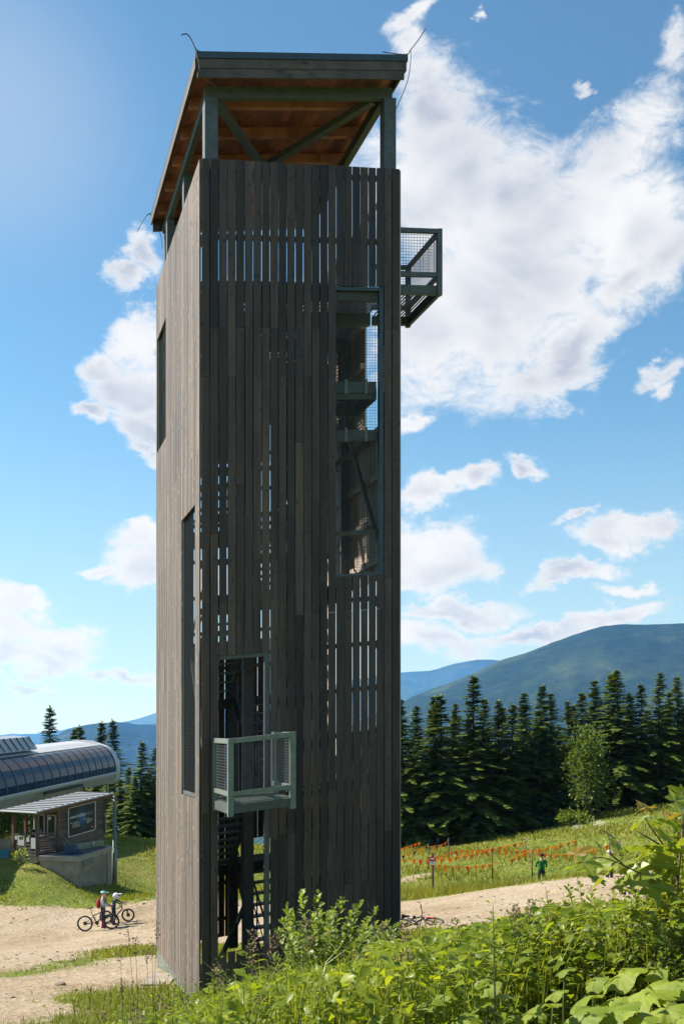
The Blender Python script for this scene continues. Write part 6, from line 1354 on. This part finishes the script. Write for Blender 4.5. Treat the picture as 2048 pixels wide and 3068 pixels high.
ML = [(1925,2418,62,1),(1908,2432,46,1),(1945,2425,50,1),(1918,2455,40,0),(1900,2480,40,0),(1908,2510,46,0),(2020,2400,80,0),(2046,2380,70,0),(2040,2430,90,0),(2010,2450,60,1),(1970,2470,60,0),(1985,2440,46,1),(2030,2480,95,0),(1990,2510,80,0),(1960,2545,110,0),(2010,2560,110,0),(1925,2560,100,0),(2046,2530,100,0),(1890,2545,60,0),
      (1828,2505,50,1),(1815,2520,44,0),(1845,2538,70,0),(1800,2545,60,0),(1725,2560,80,1),(1745,2585,90,0),(1705,2600,60,0),(1770,2600,80,0),(1800,2590,90,0),(1840,2600,95,0),(1810,2625,110,0),(1790,2640,70,0),(1870,2620,110,0),(1900,2640,110,0),(1940,2655,120,0),(1850,2650,80,0),(1980,2610,90,0),(2010,2620,90,0),(1960,2590,80,0),(1920,2610,60,0),(1880,2580,60,0)]
for x, y, w, kd in ML:
    Y = 8.25 + rm.uniform(-0.2, 0.35) if x < 1900 or y > 2560 else 8.6 + rm.uniform(-0.2, 0.2); p = px(x, y, Y); c = bpy.data.objects.new('leaf', LM[kd]); col.objects.link(c); c.parent = mp_
    s = w/F*Y*1.5; c.scale = (s, s, s); c.location = p - root; c.rotation_euler = (R(rm.uniform(10, 50)), R(rm.uniform(-40, 5)), rm.uniform(0, 6.28))
# butterbur: big kidney shaped leaves on stalks
def burr_mesh(seed):
    r = np.random.default_rng(seed); mb = MB(); na, nr = 73, 8; V = [(0, 0, 0.03)]; Fq = []
    ph = r.uniform(0, 6.28, 4); vein = [1.0]
    for j in range(1, nr+1):
        f = j/nr
        for i in range(na):
            a = -math.pi*0.955 + 2*math.pi*0.955*i/(na-1); edge = 0.5*(1-0.30*math.exp(-((abs(a)-math.pi)/0.35)**2)) * (1+0.05*math.sin(7*a+ph[0])+0.035*math.sin(13*a+ph[1])+0.015*math.sin(29*a))
            z = 0.05*f*math.sin(3*a+ph[2]) + 0.05*math.sin(5*a+ph[3])*f*f - 0.16*f*f + 0.026*abs(math.sin(4.5*a))*f
            V.append((edge*f*math.cos(a)+0.05*f, edge*f*math.sin(a), z)); vein.append(max(0.0, 1-abs(math.sin(4.5*a))*(2.0+5.0*f)))
    for i in range(na-1): Fq.append((0, 1+i, 2+i))
    for j in range(nr-1):
        for i in range(na-1): k = 1+j*na+i; Fq.append((k, k+na, k+na+1, k+1))
    mb.add(V, Fq); me_ = mb.mesh('leaf', M['butterbur'], True); at_ = me_.attributes.new('vein', 'FLOAT', 'POINT'); at_.data.foreach_set('value', np.array(vein, np.float32)); return me_
BM = [burr_mesh(i) for i in range(6)]
plants = [('butterbur', 1760, 'clump of large pale green butterbur leaves below the shrubs', [(1857,2918,135),(1693,2905,60),(1925,2972,185),(1998,2955,120),(1753,2990,95),(1832,3000,80),(1995,3025,135),(1780,2940,70),(1960,2915,70)]),
          ('butterbur', 1700, 'sunlit butterbur clump at the foot of the bank, leaves overlapping', [(1818,3035,165),(1610,3016,120),(1720,3045,165),(1560,3050,110),(1900,3050,120),(2040,3055,130),(1660,2975,70),(1500,3055,90)]),
          ('butterbur', 1330, 'single broad butterbur leaf among the nettles', [(1295,2990,115)]),
          ('butterbur', 1370, 'small butterbur leaves low under the nettles', [(1275,3032,75),(1378,3055,90),(1120,3050,70),(1460,2960,70)])]
for nm, bx0, lab, lv in plants:
    Y0 = 7.0; bp_ = ((bx0-CX)/F*Y0, Y0, g((bx0-CX)/F*Y0, Y0)); o = empty(nm, bp_); tag(o, lab, 'butterbur')
    for x, y, w in lv:
        Y = 7.6 - (y-2900)/170*1.1; p = px(x, y, Y); z0 = g(p.x, p.y); p.z = max(p.z, z0+0.12)
        st_ = MB().tube(spline([(p.x+rm.uniform(-.08,.08), p.y+0.1, z0-0.05), (p.x, p.y+0.06, (z0+p.z)/2), (p.x, p.y, p.z+0.01)], 4), 0.009, 5); st_.build('stalk', M['stem'], o, origin=bp_)
        c = bpy.data.objects.new('leaf', BM[rm.randrange(6)]); col.objects.link(c); c.parent = o; s = w/F*Y*1.12; c.scale = (s, s, s); c.location = p - Vector(bp_)
        c.rotation_euler = (R(rm.uniform(18, 38)), R(rm.uniform(-14, 14)), R(rm.uniform(-130, -50)))
# thin seeding grasses at the left of the bank
for k, (x, y, x0) in enumerate(((405,2815,420),(385,2800,415),(470,2770,455),(455,2830,462),(360,2838,372),(440,2850,446),(365,2940,372))):
    Y = 10.5 + 0.3*k; p = px(x, y, Y); b0 = ((x0-CX)/F*Y, Y, g((x0-CX)/F*Y, Y)); o = empty('seed_grass', b0); tag(o, 'thin seeding grass stem at the edge of the bank beside the gravel', 'grass', 'seeding grass stems by the gravel')
    q = p - Vector(b0); MB().tube(spline([(0,0,-0.02), (q.x*0.35, 0, q.z*0.55), (q.x, q.y, q.z)], 5), [0.0045-0.0003*i for i in range(11)], 5).build('stalk', M['stem'], o)
    P, D, U, S_ = [], [], [], []
    for i in range(70):
        t = rg.random(); P.append(np.array([q.x, q.y, q.z]) + np.array([rg.normal(0, .022)*(1-t*.7), rg.normal(0, .02), -0.20*t+0.03])); D.append(rg.normal(0, 1, 3) + np.array([0, 0, .8])); U.append(rg.normal(0, 1, 3)); S_.append(rg.uniform(.01, .028))
    V, Fq = leaves_np(TPL_SMALL, P, D, U, S_); ob = bpy.data.objects.new('seed_head', np_mesh('seed_head', V, Fq, M['seed'])); col.objects.link(ob); ob.parent = o
    for s in range(3):
        a = rg.uniform(0, 6.28); zz = q.z*rg.uniform(.15, .5); MB().tube(spline([(0,0,zz), (math.cos(a)*.08, math.sin(a)*.08, zz+.12), (math.cos(a)*.2, math.sin(a)*.2, zz+.1)], 4), [.005]*4+[.004]*4+[.001], 4).build('blade', M['tallgrass'], o)
# white umbels in the meadow
n = 160; xs = np.where(rg.random(n) < .7, rg.normal(1795, 12, n), rg.normal(1730, 8, n)); ys = np.where(xs > 1765, rg.normal(2484, 3, n), rg.normal(2494, 3, n)); PP = [on_ground(a, b_) for a, b_ in zip(xs, ys)]
V = np.array([[a, b_, g(a, b_)+rg.uniform(.25, .45)] for a, b_ in PP]); a = rg.uniform(0, 6.28, n)
VV, FF = leaves_np(TPL_SMALL, V, np.stack([np.cos(a), np.sin(a), rg.uniform(0, .5, n)], -1), rg.normal(0, .2, (n, 3))+np.array([0, -.5, 1.]), np.full(n, .075)); ob = bpy.data.objects.new('white_umbels', np_mesh('white_umbels', VV, FF, plain('white_petals', (.7, .7, .62), .8))); col.objects.link(ob); tag(ob, 'patch of small white flowers high in the meadow', 'flowers', kind='stuff')
